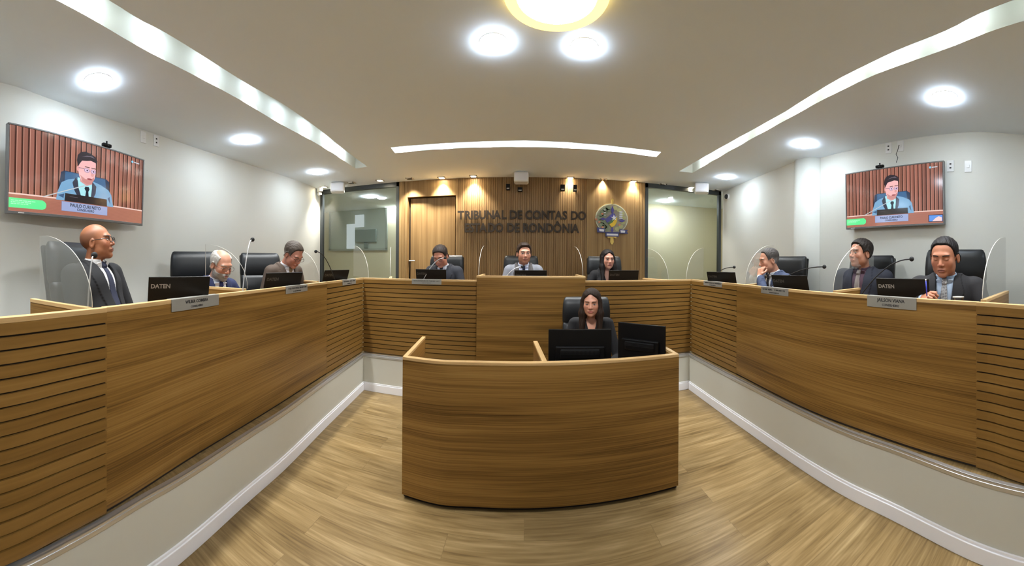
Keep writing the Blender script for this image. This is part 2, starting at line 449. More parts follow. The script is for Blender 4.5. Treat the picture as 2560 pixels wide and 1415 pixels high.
# light slots: a glowing channel with bright lamps inside
def lamp_quad(m, c, l, d, par=None):
    n = Vector((-d.y, d.x)); m.add([(q.x, q.y, ZC + .205) for q in (c - d*l/2 - n*.03, c + d*l/2 - n*.03, c + d*l/2 + n*.03, c - d*l/2 + n*.03)], [(0, 3, 2, 1)])
def slot_beam(c, c0, par):
    ld = bpy.data.lights.new('slot_beam', 'SPOT'); ld.energy = E_BEAM; ld.color = (.98, 1, .99); ld.spot_size = radians(84); ld.spot_blend = .55; ld.shadow_soft_size = .03
    lo = bpy.data.objects.new('slot_beam', ld); COL.objects.link(lo); lo.parent = par; lo.location = (c.x - c0[0], c.y - c0[1], .17)
def ray_in(path_a, path_b, px, f=.45):
    a = cut(path_a, px, 0)[-1]; b = cut(path_b, px, 0)[-1]; return a.lerp(b, f)
slotlab = ['long recessed light slot on the left side of the ceiling, with seven bright lamps', 'long recessed light slot on the right side of the ceiling, rising to the right edge', 'short recessed light slot across the ceiling in front of the wooden back wall']
slotpx = [(228, 400, 543, 648, 722, 785, 835, 868), (1745, 1782, 1832, 1903, 1985, 2088, 2222, 2390), (1010, 1105, 1210, 1313, 1418, 1524, 1620)]
for (A, B), lab, pxs in zip(slots, slotlab, slotpx):
    c0 = A[len(A)//2].lerp(B[len(B)//2], .5)
    t = empty('slot_light', (c0.x, c0.y, ZC)); tag(t, lab, 'ceiling light', 'recessed light slots')
    n = min(len(A), len(B)); m = MB(Matrix.Translation((-c0.x, -c0.y, -ZC)))
    A2 = offset(A, 0); vsx = [(p.x, p.y, ZC + .225) for p in A] + [(p.x, p.y, ZC + .225) for p in B[::-1]]
    la, lb = len(A), len(B)
    m.add(vsx, [tuple(range(len(vsx)))] if False else [(i, min(i, lb-1) and (la+lb-1-min(i, lb-1)) or (la+lb-1), la+lb-1-min(i+1, lb-1), i+1) for i in range(la-1)])
    m.build('diffuser', M['slottop'], t)
    for px in pxs:
        c = ray_in(A, B, px, .5); d = (ray_in(A, B, px + 6, .32) - ray_in(A, B, px - 6, .32)).normalized()
        m = MB(Matrix.Translation((-c0.x, -c0.y, -ZC)))
        lamp_quad(m, c, (.17 if 'across' not in lab else .26), d)
        m.build('lamp', M['slotlamp'], t); slot_beam(c, c0, t)
# extra lamps of the side slots past the frame
for (A, B), e, t in ((slots[0], 0, 'slot_light'), (slots[1], -1, 'slot_light.001')):
    par = bpy.data.objects[t]; c0 = par.location
    L = A if e == 0 else A[::-1]; Lb = B if e == 0 else B[::-1]
    for s in (.25, .8, 1.3):
        a, _ = arc_at(L, s); b, d = arc_at(Lb, s); c = a.lerp(b, .5)
        d = Vector((d.x, d.y)).normalized(); m = MB(Matrix.Translation(-Vector(c0))); lamp_quad(m, c, .17, d); m.build('lamp', M['slotlamp'], par); slot_beam(c, c0, par)

# round downlights
def downlight(c, R, lab, grp='round ceiling downlights'):
    t = empty('downlight', (c.x, c.y, ZC)); tag(t, lab, 'ceiling light', grp)
    m = MB(); m.lathe([(R * 1.0, -.004), (R * 1.1, -.004), (R * 1.12, 0)], seg=32); m.build('trim_ring', M['white_plastic'], t, smooth=True)
    m = MB(); m.lathe([(.0, -.025), (R*.85, -.025), (R*.97, -.019), (R, -.010), (R, -.003)], seg=32); m.build('diffuser', M['halllamp' if 'behind the glass' in grp else 'lamp'], t, smooth='all')
for px, py, R, lab in ((245, 203, .098, 'round ceiling downlight above the left wall screen, nearest on the left'), (612, 350, .098, 'round ceiling downlight, middle one of the left row'), (792, 430, .098, 'round ceiling downlight, farthest of the left row near the glass partition'),
                       (1230, 105, .078, 'left one of two bright round downlights below the big round lamp'), (1457, 115, .078, 'right one of two bright round downlights below the big round lamp'),
                       (1814, 442, .098, 'round ceiling downlight, farthest of the right row'), (2010, 359, .098, 'round ceiling downlight above the rounded wall column, middle of the right row'), (2360, 242, .098, 'round ceiling downlight above the right wall screen, nearest on the right')):
    downlight(P(px, py, ZC), R, lab)
for x, y in ((-1.3, -1.9), (1.6, -1.9), (-2.0, -.6), (2.6, -.6)):  # unseen downlights added behind the viewer to brighten the ceiling
    downlight(Vector((x, y, ZC)), .1, 'added unseen ceiling downlight behind the viewer', 'added unseen downlights behind the viewer')
# the big round lamp
c = P(1378, 75, ZC - .035); t = empty('round_ceiling_lamp', (c.x, c.y - .26, ZC)); tag(t, 'big round ceiling lamp with a golden rim, cut by the top edge of the picture', 'ceiling lamp')
m = MB(); m.lathe([(.250, -.042), (.259, -.044), (.264, -.036), (.264, -.002)], seg=48); m.build('rim', M['gold'], t, smooth=True)
m = MB(); m.lathe([(0, -.043), (.15, -.043), (.252, -.041)], seg=48); m.build('diffuser', M['roundlamp'], t, smooth=True)

# ------------------------------------------------------------------ wooden back wall
x0, x1 = YB * tan(th(997)), YB * tan(th(1612))
dx0, dx1 = YB * tan(th(1018)), YB * tan(th(1139)); dz = Y(1080, 490).z
gx0, gx1 = YB * tan(th(1146)), YB * tan(th(1466)); sx1 = YB * tan(th(1585))
def slats(m, xa, xb, z0, z1, pitch=.034, dep=.014, y=YB):
    n = max(1, round((xb - xa) / pitch)); p = (xb - xa) / n; prof = []
    for i in range(n):
        a = xa + i * p
        prof += [(a, y), (a + p * .12, y - dep), (a + p * .88, y - dep), (a + p, y)]
    vs = []; fs = []; uvs = {}
    for i, (x, yy) in enumerate(prof): vs += [(x, yy, z0), (x, yy, z1)]
    for i in range(len(prof) - 1):
        f = (2*i, 2*i+2, 2*i+3, 2*i+1); uvs[len(fs)] = [(prof[i][0], z0), (prof[i+1][0], z0), (prof[i+1][0], z1), (prof[i][0], z1)]; fs.append(f)
    m.add(vs, fs, uvs)
m = MB()
m.mi = 0
slats(m, x0, dx0 - .0, 0 + ZP, ZC, .05, .006)
m.add([(dx0, YB, dz), (dx1, YB, dz), (dx1, YB, ZC), (dx0, YB, ZC)], [(0, 1, 2, 3)])
m.mi = 1
slats(m, dx1, gx1, ZP, ZC, .036, .006)
m.mi = 0
m.box(((gx1 + sx1) / 2, YB - .004, (ZP + ZC) / 2), (sx1 - gx1, .02, ZC - ZP))
slats(m, sx1, x1, ZP, ZC, .045, .006)
for x in (dx0, dx1): m.add([(x, YB, ZP), (x, YB + .12, ZP), (x, YB + .12, ZC), (x, YB, ZC)], [(0, 1, 2, 3)])
m.add([(dx0, YB, dz), (dx1, YB, dz), (dx1, YB + .12, dz), (dx0, YB + .12, dz)], [(0, 1, 2, 3)])
m.box(((x0 + x1) / 2, YB + .2, ZC / 2), (x1 - x0, .1, ZC))
struct(m.build('wall_back', [M['wood_back'], M['wood_slat']], recalc=False))
# door leaf in its recess, with dark joints
m = MB(); m.box(((dx0 + dx1) / 2, YB + .1, (ZP + dz) / 2), (dx1 - dx0 - .06, .04, dz - ZP - .03)); d = m.build('door_1', M['wood_back']); struct(d)
m = MB(); m.box(((dx0 + dx1) / 2, YB + .125, (ZP + dz) / 2), (dx1 - dx0, .01, dz - ZP)); m.build('door_joint', M['groove'], d)
hp = Y(1021, 652, YB + .07); m = MB(); m.tube([hp + Vector((0.03, 0, 0)), hp + Vector((.03, -.05, 0)), hp + Vector((.13, -.05, 0))], .009); m.lathe([(.022, -.01), (.022, .01)], (hp.x+.03, hp.y-.01, hp.z)); m.build('door_handle', M['steel'], d, smooth=True)
# glass partitions left and right of it
for i, (pa, pb, nm) in enumerate(((800, 997, 'window_1'), (1612, 1802, 'window_2'))):
    a, b = YB * tan(th(pa)), YB * tan(th(pb)); fw = .055
    m = MB(); cx = (a + b) / 2; wd = b - a
    m.box((a + fw/2, YB + .03, (ZP+ZC)/2), (fw, .07, ZC-ZP)); m.box((b - fw/2, YB + .03, (ZP+ZC)/2), (fw, .07, ZC-ZP))
    m.box((cx, YB + .03, ZC - fw*.7), (wd, .07, fw*1.4)); m.box((cx, YB + .03, ZP + fw/2), (wd, .07, fw))
    wn = struct(m.build(nm, M['frame_dark'], bevel=.003))
    m = MB(); m.box((cx, YB + .03, (ZP+ZC)/2), (wd - 2*fw + .01, .008, ZC-ZP-2*fw + .01)); m.build('glass_pane', M['glass'], wn)
# rooms behind the partitions
M['hall'] = mat('hall_paint', (222, 214, 186), .8)
YH = 8.2
m = MB(); m.add([(-5.6, YH, 0), (-2.0, YH, 0), (-2.0, YH, ZC), (-5.6, YH, ZC)], [(0, 1, 2, 3)])
m.add([(-2.05, YB+.25, 0), (-2.05, YH, 0), (-2.05, YH, ZC), (-2.05, YB+.25, ZC)], [(0, 1, 2, 3)])
m.add([(-5.6, YB+.1, 0), (-5.6, YH, 0), (-5.6, YH, ZC), (-5.6, YB+.1, ZC)], [(0, 1, 2, 3)]); m.box((-4.7, YB+.1, ZC/2), (1.9, .12, ZC))
m.add([(1.9, YB+.25, 0), (1.9, YH, 0), (1.9, YH, ZC), (1.9, YB+.25, ZC)], [(0, 1, 2, 3)])
m.add([(1.9, YH-.6, 0), (5.0, 7.3, 0), (5.0, 7.3, ZC), (1.9, YH-.6, ZC)], [(0, 1, 2, 3)])
m.add([(3.72, YB+.1, 0), (4.9, 7.4, 0), (4.9, 7.4, ZC), (3.72, YB+.1, ZC)], [(0, 1, 2, 3)])
struct(m.build('wall_corridor', M['hall'], recalc=False))
m = MB(); m.box((2.02, 6.6, 1.7), (.1, .5, .9)); m.box((-2.2, 6.5, 1.4), (.12, .6, 1.9)); m.box((-2.2, 6.5, 2.4), (.18, .25, .1))
struct(m.build('trim_corridor', M['wood_back']))
for px, py, lab in ((925, 491, 'small round light seen through the left glass partition, higher one'), (986, 519, 'small round light seen through the left glass partition at its right frame'), (1663, 502, 'small round light seen through the right glass partition')):
    downlight(P(px, py, ZC), .12, lab, 'lights behind the glass partitions')
# hall windows reflected in the glass, built as an inner window with glowing panes
def YY(px, py): return Y(px, py, YH - .03)
wa, wb = YY(826, 625), YY(967, 512)
M['pane_blue'] = mat('inner_window_glass', (176, 186, 178), .2); M['dim'] = mat('inner_frame', (150, 158, 148), .5)
M['bright'] = emit('reflected_pane_glow', (214, 222, 226), .11); M['mon'] = mat('wall_screen_off', (118, 134, 130), .3); M['sil'] = mat('dim_clothes', (126, 134, 122), .8)
m = MB(); m.box(((wa.x+wb.x)/2, YH-.03, (wa.z+wb.z)/2), (wb.x-wa.x, .03, wb.z-wa.z)); wn = m.build('window_3', M['pane_blue']); struct(wn)
m = MB()
for z in (wa.z, wb.z): m.box(((wa.x+wb.x)/2, YH-.06, z), (wb.x-wa.x + .05, .05, .05))
for x in (wa.x, wb.x): m.box((x, YH-.06, (wa.z+wb.z)/2), (.05, .05, wb.z-wa.z))
m.build('window_frame', M['dim'], wn)
a, b = YY(889, 569), YY(911, 537); m = MB(); m.box(((a.x+b.x)/2, YH-.07, (a.z+b.z)/2), (b.x-a.x, .02, b.z-a.z)); m.build('reflected_pane', M['bright'], wn)
a, b = YY(868, 622), YY(888, 560); m = MB(); m.box(((a.x+b.x)/2, YH-.065, (a.z+b.z)/2), (b.x-a.x, .02, b.z-a.z)); m.build('reflected_pane', M['bright'], wn)
a, b = YY(892, 606), YY(944, 573); m = MB(); m.box(((a.x+b.x)/2, YH-.12, (a.z+b.z)/2), (b.x-a.x, .05, b.z-a.z)); m.box(((a.x+b.x)/2, YH-.09, a.z-.06), (.12, .04, .2)); o = m.build('screen', M['mon'], bevel=.01); tag(o, 'grey-green blank screen inside the window beyond the left glass partition', 'screen')
# ------------------------------------------------------------------ small ceiling spots along the back wall
M['spot_can'] = mat('spot_can', (225, 222, 214), .4); M['spot_dark'] = mat('spot_reflector', (60, 56, 50), .3, .6)
for k, (px, py, lit) in enumerate(((809, 467, 1), (878, 457, 0), (949, 451, 1), (1023, 446, 0), (1103, 444, 1), (1182, 440, 1), (1424, 444, 1), (1506, 448, 0), (1582, 453, 1), (1655, 461, 0), (1727, 468, 1), (1791, 475, 0))):
    c = P(px, py, ZC); t = empty('ceiling_spot', (c.x, c.y, ZC))
    side = 'left of' if px < 1300 else 'right of'
    words = {809: 'at the left end above the left glass partition', 878: 'second from the left, above the left glass partition', 949: 'above the right part of the left glass partition', 1023: 'above the left jamb of the wooden door', 1103: 'above the middle of the wooden door', 1182: 'next left of the central white ceiling box', 1424: 'next right of the central white ceiling box', 1506: 'above and left of the coat of arms', 1582: 'above and right of the coat of arms', 1655: 'above the left part of the right glass partition', 1727: 'left of the white box over the right glass partition', 1791: 'at the right end above the right glass partition'}[px]
    tag(t, ('lit' if lit else 'unlit') + ' small square ceiling spot ' + words, 'spotlight', 'small ceiling spots along the back wall')
    m = MB(); 
    for dx, dy, sx, sy in ((0, .05, .12, .02), (0, -.05, .12, .02), (.05, 0, .02, .12), (-.05, 0, .02, .12)): m.box((dx, dy, -.004), (sx, sy, .012))
    m.build('frame', M['spot_can'], t)
    m = MB(); m.lathe([(.02, .012), (.04, -.006), (.045, -.012)], seg=16) if not lit else m.lathe([(.0, -.008), (.035, -.01), (.038, -.002)], seg=16)
    m.build('reflector' if not lit else 'lamp', M['spot_dark'] if not lit else M['spotlamp'], t, smooth=True)
    if lit or px in (1023, 1506):
        ld = bpy.data.lights.new('spot_beam', 'SPOT'); ld.energy = 24 if 990 < px < 1620 else 20; ld.color = (1, .95, .86) if 990 < px < 1620 else (1, .97, .9); ld.spot_size = radians(96); ld.spot_blend = .7; ld.shadow_soft_size = .05
        lo = bpy.data.objects.new('spot_beam', ld); COL.objects.link(lo); lo.parent = t; lo.location = (0, .02, -.02); lo.rotation_euler = (radians(4), 0, 0)
# ================================================================== counters
def slat_boards(m, path, z0, z1, n=17, gap=.0085, thick=.018, side=1):
    """horizontal boards following a path, dark gaps between; path runs so that the room is on its right (side=1) """
    h = (z1 - z0) / n
    m.mi = 1; m.wall(offset(path, side * .012), side * .01, z0, z1)
    m.mi = 0
    for k in range(n): m.wall(path, side * thick, z0 + k * h + (0 if k == 0 else gap), z0 + (k + 1) * h, v0=k * 1.37)
def between(path, pa, pb, side):
    """part of an arm path between two photo columns (None = open end)"""
    p = path
    if side == 'L':      # the left path runs near -> far, columns grow
        if pb is not None: p = cut(p, pb, 0)
        if pa is not None: p = cut(p, pa, 1)
    else:
        if pb is not None: p = cut(p, pb, 0)
        if pa is not None: p = cut(p, pa, 1)
    return p
PB = ZP + .004
def counter(name, label, segs, depth, z=ZT):
    """segs: (kind, path, top)"""
    c0 = segs[0][1][0]; t = empty(name, (c0.x, c0.y, ZP)); tag(t, label, 'counter', 'wooden bench counters')
    Mx = Matrix.Translation((-c0.x, -c0.y, -ZP))
    for kind, path, top in segs:
        m = MB(Mx)
        if kind == 'smooth':
            m.wall(path, .02, PB + .012, top - .022)
            m.mi = 1; m.wall(offset(path, .004), .012, PB, PB + .014)
            m.build('front_panel', [M['wood'], M['groove']], t, bevel=.0015)
        else:
            slat_boards(m, path, PB + .01, top - .022)
            m.build('slatted_panel', [M['wood_board'], M['groove']], t)
        m = MB(Mx); m.wall(offset(path, -.001), .034, top - .022, top); m.build('top_rail', M['wood_edge'], t, bevel=.002)
    full = []
    for k, p, _ in segs: full += list(p)
    f2 = [full[0]]
    for p in full[1:]:
        if (Vector(p) - Vector(f2[-1])).length > .01: f2.append(Vector(p))
    m = MB(Mx); m.wall(offset(f2, .02), .016, PB, z - .03); m.build('inner_panel', M['wood_edge'], t)
    m = MB(Mx); m.wall(offset(f2, .036), depth - .036, ZW - .03, ZW); m.build('worktop', M['wood'], t)
    return t, Mx
cl_v = cut(cl, 26, 1) if False else cl
cl_f = cl                                    # whole left arm, near to far
sL = [('slat', offset(cut(cl, 264, 0), -.012), ZT), ('smooth', between(cl, 264, 818, 'L'), ZT), ('slat', cut(cl, 818, 1), ZT)]
sR = [('slat', cut(cr, 1842, 0), ZT), ('smooth', between(cr, 1842, 2443, 'R'), ZT), ('slat', offset(cut(cr, 2443, 1), -.012), ZT)]
tl, Ml = counter('bench_counter', 'long wooden counter on the left with one smooth and two slatted front panels', sL, .62)
tr, Mr = counter('bench_counter', 'long wooden counter on the right with one smooth and two slatted front panels', sR, .75)
# back counter: slats left and right of a raised smooth panel
def on(path, px): return cut(path, px, 0)[-1]
yb = (cb[0].y + cb[1].y) / 2
bl, br = on(cb, 1192), on(cb, 1463)
pod = [Vector((bl.x, bl.y - .05)), Vector((br.x, br.y - .05))]
pod = [Vector((pod[0].y * tan(th(1192)), pod[0].y)), Vector((pod[1].y * tan(th(1463)), pod[1].y))]
sB = [('slat', [cb[0], Vector((pod[0].x, bl.y))], ZT), ('slat', [Vector((pod[1].x, br.y)), cb[1]], ZT)]
c0 = cb[0]; tb = empty('bench_counter', (c0.x, c0.y, ZP)); tag(tb, 'wooden back counter, slatted on both sides of a taller smooth middle', 'counter', 'wooden bench counters')
Mb = Matrix.Translation((-c0.x, -c0.y, -ZP))
for k, p, top in sB:
    m = MB(Mb); slat_boards(m, p, PB + .01, top - .022); m.build('slatted_panel', [M['wood_board'], M['groove']], tb)
    m = MB(Mb); m.wall(offset(p, -.001), .034, top - .022, top); m.build('top_rail', M['wood_edge'], tb, bevel=.002)
    m = MB(Mb); m.wall(offset(p, .02), .016, PB, top - .03); m.build('inner_panel', M['wood_edge'], tb)
ZPOD = 1.437
m = MB(Mb); m.box(((pod[0].x+pod[1].x)/2, pod[0].y + .012, (PB + ZPOD - .02)/2), (pod[1].x-pod[0].x, .024, ZPOD - .02 - PB))
for p in pod: m.box((p.x + (.012 if p is pod[0] else -.012), p.y + .30, (PB + ZPOD - .02)/2), (.024, .56, ZPOD - .02 - PB))
m.build('raised_panel', M['wood'], tb, bevel=.002)
m = MB(Mb); m.box(((pod[0].x+pod[1].x)/2, pod[0].y + .018, ZPOD - .01), (pod[1].x-pod[0].x + .004, .04, .022))
for p in pod: m.box((p.x + (.014 if p is pod[0] else -.014), p.y + .31, ZPOD - .01), (.03, .56, .022))
m.build('top_rail', M['wood_edge'], tb, bevel=.002)
m = MB(Mb); m.wall(offset([cb[0], cb[1]], .036), .62, ZW - .03, ZW); m.build('worktop', M['wood'], tb)

# cross partitions with their acrylic screens (position on the counter face, direction away from the room, length)
def place_part(c, d, length, par, Mx, top=ZT):
    d = Vector(d).normalized(); a = atan2(d.y, d.x); mid = Vector(c) + d * (length / 2 + .03)
    m = MB(Mx); m.box((mid.x, mid.y, (PB + top - .02) / 2), (length, .03, top - .02 - PB), rz=a); m.build('partition', M['wood'], par, bevel=.0015)
    m = MB(Mx); m.box((mid.x, mid.y, top - .01), (length, .034, .02), rz=a); m.build('partition_rail', M['wood_edge'], par, bevel=.002)
def screen(c, d, w, h, label, z=ZT, rear=False):
    """clear plate standing on a partition: upright behind, quarter curve towards the room"""
    d = Vector(d).normalized(); t = empty('acrylic_screen', (c[0], c[1], z)); tag(t, label, 'screen', 'clear acrylic screens between the seats')
    t.rotation_euler = (0, 0, atan2(d.y, d.x))
    n = 22; q = [(w * (1 - cos(pi/2*k/n)) + .01, h * sin(pi/2*k/n) + .001) for k in range(n + 1)]
    poly = [(.01, .001)] + q[1:] + [(w + .01, .001)]; T = .0026
    N = len(poly)
    m = MB(); m.add([(x, s*T, zz) for s in (-1, 1) for x, zz in poly], [tuple(range(N)), tuple(range(N, 2*N))[::-1]])
    m.build('plate', M['acrylic' if 'near end' in label else 'acrylic_clear'], t, recalc=False)
    ed = [(.01, .001)] + q[1:] + ([(w + .01, h*.5), (w + .01, .001)] if rear else [])
    vs = [(x, s*T, zz) for x, zz in ed for s in (-1, 1)]
    m = MB(); m.add(vs, [(2*i, 2*i+1, 2*i+3, 2*i+2) for i in range(len(ed)-1)]); m.build('polished_edge', M['acrylic_edge'], t, recalc=False)
    return t
def foot(px, py): return Vector(P(px, py, ZT)[:2])
A0, A1 = foot(235, 770), foot(93, 748); B0, B1 = foot(622, 722), foot(505, 715); C0 = foot(800, 703); C1 = foot(739, 699)
for c, e, lab in ((A0, A1, 'acrylic screen at the near end of the left counter, beside the bald man'), (B0, B1, 'acrylic screen on the left counter between the grey-bearded man and the man in brown'), (C0, C1, 'acrylic screen on the left counter just before the corner slats')):
    L = max((e - c).length, .45); place_part(c + (c - e).normalized() * 0, e - c, L, tl, Ml)
    screen(c, e - c, L - .05, .34, lab, rear='bearded' in lab)
A0, A1 = foot(2455, 750), foot(2529, 722); B0, B1 = foot(2082, 727), foot(2191, 714); C0, C1 = foot(1862, 711), foot(1937, 705)
for c, e, lab in ((A0, A1, 'acrylic screen at the near end of the right counter, beside the man holding a pen'), (B0, B1, 'acrylic screen on the right counter beside the man in the open navy suit'), (C0, C1, 'acrylic screen on the right counter beside the man resting his chin on his hand')):
    L = min((e - c).length, .72); place_part(c, e - c, L, tr, Mr)
    screen(c, e - c, L - .03, .42, lab)
# corners of the back counter
screen(Vector((cb[0].x + .06, cb[0].y + .03)), (-.75, .66), .55, .42, 'acrylic screen standing at the left inner corner of the counters')
screen(Vector((cb[1].x - .06, cb[1].y + .03)), (.80, .60), .55, .42, 'acrylic screen standing at the right inner corner of the counters')
for x, y, d, lab in ((cb[0].x + .35, cb[0].y + .03, (-.35, .9), 'acrylic screen on the back counter near its left corner'), (cb[1].x - .30, cb[1].y + .03, (-.30, .95), 'acrylic screen on the back counter near its right corner')):
    place_part((x, y), d, .5, tb, Mb); screen((x, y), d, .46, .40, lab)
screen((pod[0].x + .014, pod[0].y + .05), (0.02, 1), .48, .36, 'acrylic screen on the left end of the raised middle counter', ZPOD)
screen((pod[1].x - .014, pod[1].y + .05), (-.10, 1), .48, .36, 'acrylic screen on the right end of the raised middle counter', ZPOD)

# ================================================================== name plates
def text_obj(name, s, size, material, parent, loc, rot=(0, 0, 0), extr=.001, bold=0.0, align='CENTER', sx=1.0):
    cu = bpy.data.curves.new(name, 'FONT'); cu.body = s; cu.size = size; cu.extrude = extr; cu.offset = bold; cu.align_x = align; cu.resolution_u = 3
    o = bpy.data.objects.new('tmp', cu); COL.objects.link(o); bpy.context.view_layer.update()
    dg = bpy.context.evaluated_depsgraph_get(); me = bpy.data.meshes.new_from_object(o.evaluated_get(dg))
    bpy.data.objects.remove(o); me.name = name; me.materials.clear(); me.materials.append(material)
    q = bpy.data.objects.new(name, me); COL.objects.link(q); q.parent = parent; q.location = loc; q.rotation_euler = rot; q.scale = (sx, 1, 1)
    return q
def plate(pl, pr, path, label, l1, l2, h=.062, z=ZT, s1=.021):
    """a plate hung on the counter face between photo columns pl and pr"""
    a = cut(path, pl, 0)[-1]; b = cut(path, pr, 0)[-1]; d = (b - a); w = d.length; d.normalize(); n = Vector((d.y, -d.x))
    c = (a + b) / 2 + n * .0035
    t = empty('name_plate', (c.x, c.y, z - h / 2 - .001)); t.rotation_euler = (0, 0, atan2(d.y, d.x)); tag(t, label, 'name plate', 'metal name plates on the counters')
    m = MB(); m.box((0, 0, 0), (w, .003, h)); m.box((0, .018, h/2 + .0012), (w, .038, .0022)); m.build('metal_plate', M['plate'], t, bevel=.0008)
    if isinstance(l1, tuple):      # worn, unreadable letters: two rows of short strokes
        rg = random.Random(int(pl))
        for (frac, zz, hh) in ((l1[0], h*.17, s1*.72), (l1[1], -h*.25, s1*.5)):
            m = MB(); x = -w*frac/2
            while x < w*frac/2:
                b = hh * rg.uniform(.45, .8)
                if rg.random() > .12:
                    m.box((x + b*.12, -.0022, zz), (b*.22, .0008, hh)); m.box((x + b*.5, -.0022, zz + rg.choice((-.38, 0, .38))*hh), (b*.7, .0008, hh*.2))
                    if rg.random() > .4: m.box((x + b*.8, -.0022, zz), (b*.2, .0008, hh))
                x += b * 1.2
            m.build('lettering', M['ink'], t)
        return
    text_obj('lettering', l1, s1, M['ink'], t, (0, -.0022, .004), (pi/2, 0, 0), .0004, .0006)
    text_obj('lettering', l2, s1 * .66, M['ink'], t, (0, -.0022, -h*.33), (pi/2, 0, 0), .0004, .0003)
sm = between(cl, 264, 818, 'L'); smr = between(cr, 1842, 2443, 'R')
plate(428, 546, cl, 'metal name plate on the left counter below the large laptop', 'WILBER COIMBRA', 'CONSELHEIRO', .066, s1=.024)
plate(714, 768, cl, 'metal name plate on the left counter in front of the man in brown', (.86, .34), '', .06, s1=.018)
plate(856, 889, cl, 'small metal name plate on the slatted part of the left counter', (.86, .34), '', .06, s1=.016)
plate(1030, 1104, cb, 'metal name plate on the back counter in front of the man reading', (.9, .3), '', .058, s1=.016)
pp = [Vector((pod[0].x, pod[0].y)), Vector((pod[1].x, pod[1].y))]
plate(1288, 1370, pp, 'metal name plate on the raised middle counter', 'PAULO CURI NETO', 'CONSELHEIRO', .058, ZPOD, s1=.019)
plate(1760, 1806, cr, 'small metal name plate on the slatted part of the right counter', (.86, .34), '', .055, s1=.018)
plate(1904, 1972, cr, 'metal name plate on the right counter below the man resting his chin', (.86, .34), '', .06, s1=.018)
plate(2169, 2292, cr, 'large metal name plate on the right counter below the man with the pen', 'JAILSON VIANA', 'CONSELHEIRO', .072, s1=.030)

# ================================================================== clerk's desk in the middle
DZ = .955
F = [P(1008, 892, DZ), P(1100, 903, DZ), P(1200, 906, DZ), P(1362, 907, DZ), P(1500, 902, DZ), P(1600, 895, DZ), P(1699, 885, DZ)]
Fp = smooth_path([Vector(p[:2]) for p in F], 5)
d0 = Fp[0]; dk = empty('clerk_desk', (d0.x, d0.y, 0)); tag(dk, 'wooden clerk\'s desk with a curved front panel in the middle of the floor', 'desk')
Md = Matrix.Translation((-d0.x, -d0.y, 0))
m = MB(Md); m.wall(Fp, .022, .03, DZ - .02); m.build('front_panel', M['wood'], dk, bevel=.0015)
m = MB(Md); m.wall(offset(Fp, .03), .02, 0, .04); m.build('plinth', M['groove'], dk)
m = MB(Md); m.wall(offset(Fp, -.001), .042, DZ - .02, DZ); m.build('top_rail', M['wood_edge'], dk, bevel=.002)
bl_, br_ = Vector(P(1060, 842, DZ)[:2]), Vector(P(1655, 862, DZ)[:2])
dv0, dv1 = Vector(P(1364, 905, DZ)[:2]), Vector(P(1340, 853, DZ)[:2])
for a, b, w, nm in ((Fp[0] + Vector((.013, .0)), bl_, .026, 'side_panel'), (Fp[-1] - Vector((.013, 0)), br_, .026, 'side_panel'), (dv0, dv1, .03, 'divider')):
    d = (b - a); mid = (a + b) / 2 + d.normalized() * .015; ang = atan2(d.y, d.x); z0 = .03 if nm == 'side_panel' else .742
    m = MB(Md); m.box((mid.x, mid.y, (z0 + DZ) / 2 - .008), (d.length, w, DZ - z0 - .018), rz=ang); m.build(nm, M['wood'], dk, bevel=.0015)
    m = MB(Md); m.box((mid.x, mid.y, DZ - .0095), (d.length, w + .004, .019), rz=ang); m.build('panel_rail', M['wood_edge'], dk, bevel=.002)
bk = bl_.y - .02
poly = [(p.x, p.y + .022) for p in Fp]; poly = [(poly[0][0] + .03, poly[0][1])] + poly[1:-1] + [(poly[-1][0] - .03, poly[-1][1])] + [(br_.x - .03, bk), (bl_.x + .03, bk)]
m = MB(Md); m.prism(poly, .712, .738); m.build('worktop', M['wood_edge'], dk, bevel=.002)

# monitors seen from behind
def monitor(c, rz, w, h, z0, label, tilt=0):
    t = empty('monitor', (c[0], c[1], z0), rz); tag(t, label, 'monitor', 'desktop monitors on the clerk\'s desk')
    m = MB(); m.box((0, 0, .006), (.24, .17, .012)); m.build('base', M['black'], t, bevel=.004)
    m = MB(); m.box((0, .0, .07), (.055, .028, .13)); m.build('stand', M['black'], t, bevel=.004)
    zc = .05 + h / 2
    m = MB(); m.box((0, .03, zc), (w, .022, h), ry=tilt); m.build('housing', M['black'], t, bevel=.004)
    m = MB(); m.box((0, .042, zc), (w - .03, .002, h - .03), ry=tilt); m.build('screen_panel', M['darkgrey'], t)
    m = MB(); m.box((0, .012, zc - .02), (w * .78, .03, h * .42), ry=tilt); m.box((0, .004, zc + h*.0), (w*.62, .03, h * .2), ry=tilt)
    bb = m.build('back_cover', M['black'], t, bevel=.008)
    m = MB()
    for i in range(30):
        for j in range(3): m.box((-w*.3 + i * w * .0205, -.0115, zc + .02 - j*.009), (.004, .001, .005), ry=tilt)
    m.build('vents', M['darkgrey'], bb)
    m = MB(); m.box((0, -.012, zc - .085), (.05, .002, .011)); m.build('badge', M['logo'], t)
    m = MB(); m.tube([(0.03, .0, .1), (.05, -.03, .06), (.0, -.05, .03), (-.06, -.03, .015)], .004); m.build('cable', M['black_matte'], t, smooth=True)
def mon_at(pa, pb, py, r, label):
    a, b = Rr(pa, py, r[0]), Rr(pb, py, r[1]); c = (a + b) / 2; d = b - a; return c, atan2(d.y, d.x), hypot(d.x, d.y)
c, rz, wdt = mon_at(1372, 1531, 820, (2.42, 2.44), ''); monitor(c, rz, wdt, .335, .738, 'black monitor seen from behind in front of the seated woman on the desk')
c, rz, wdt = mon_at(1543, 1661, 810, (2.74, 2.56), ''); monitor(c, rz, wdt, .335, .738, 'black monitor turned aside at the right end of the desk')
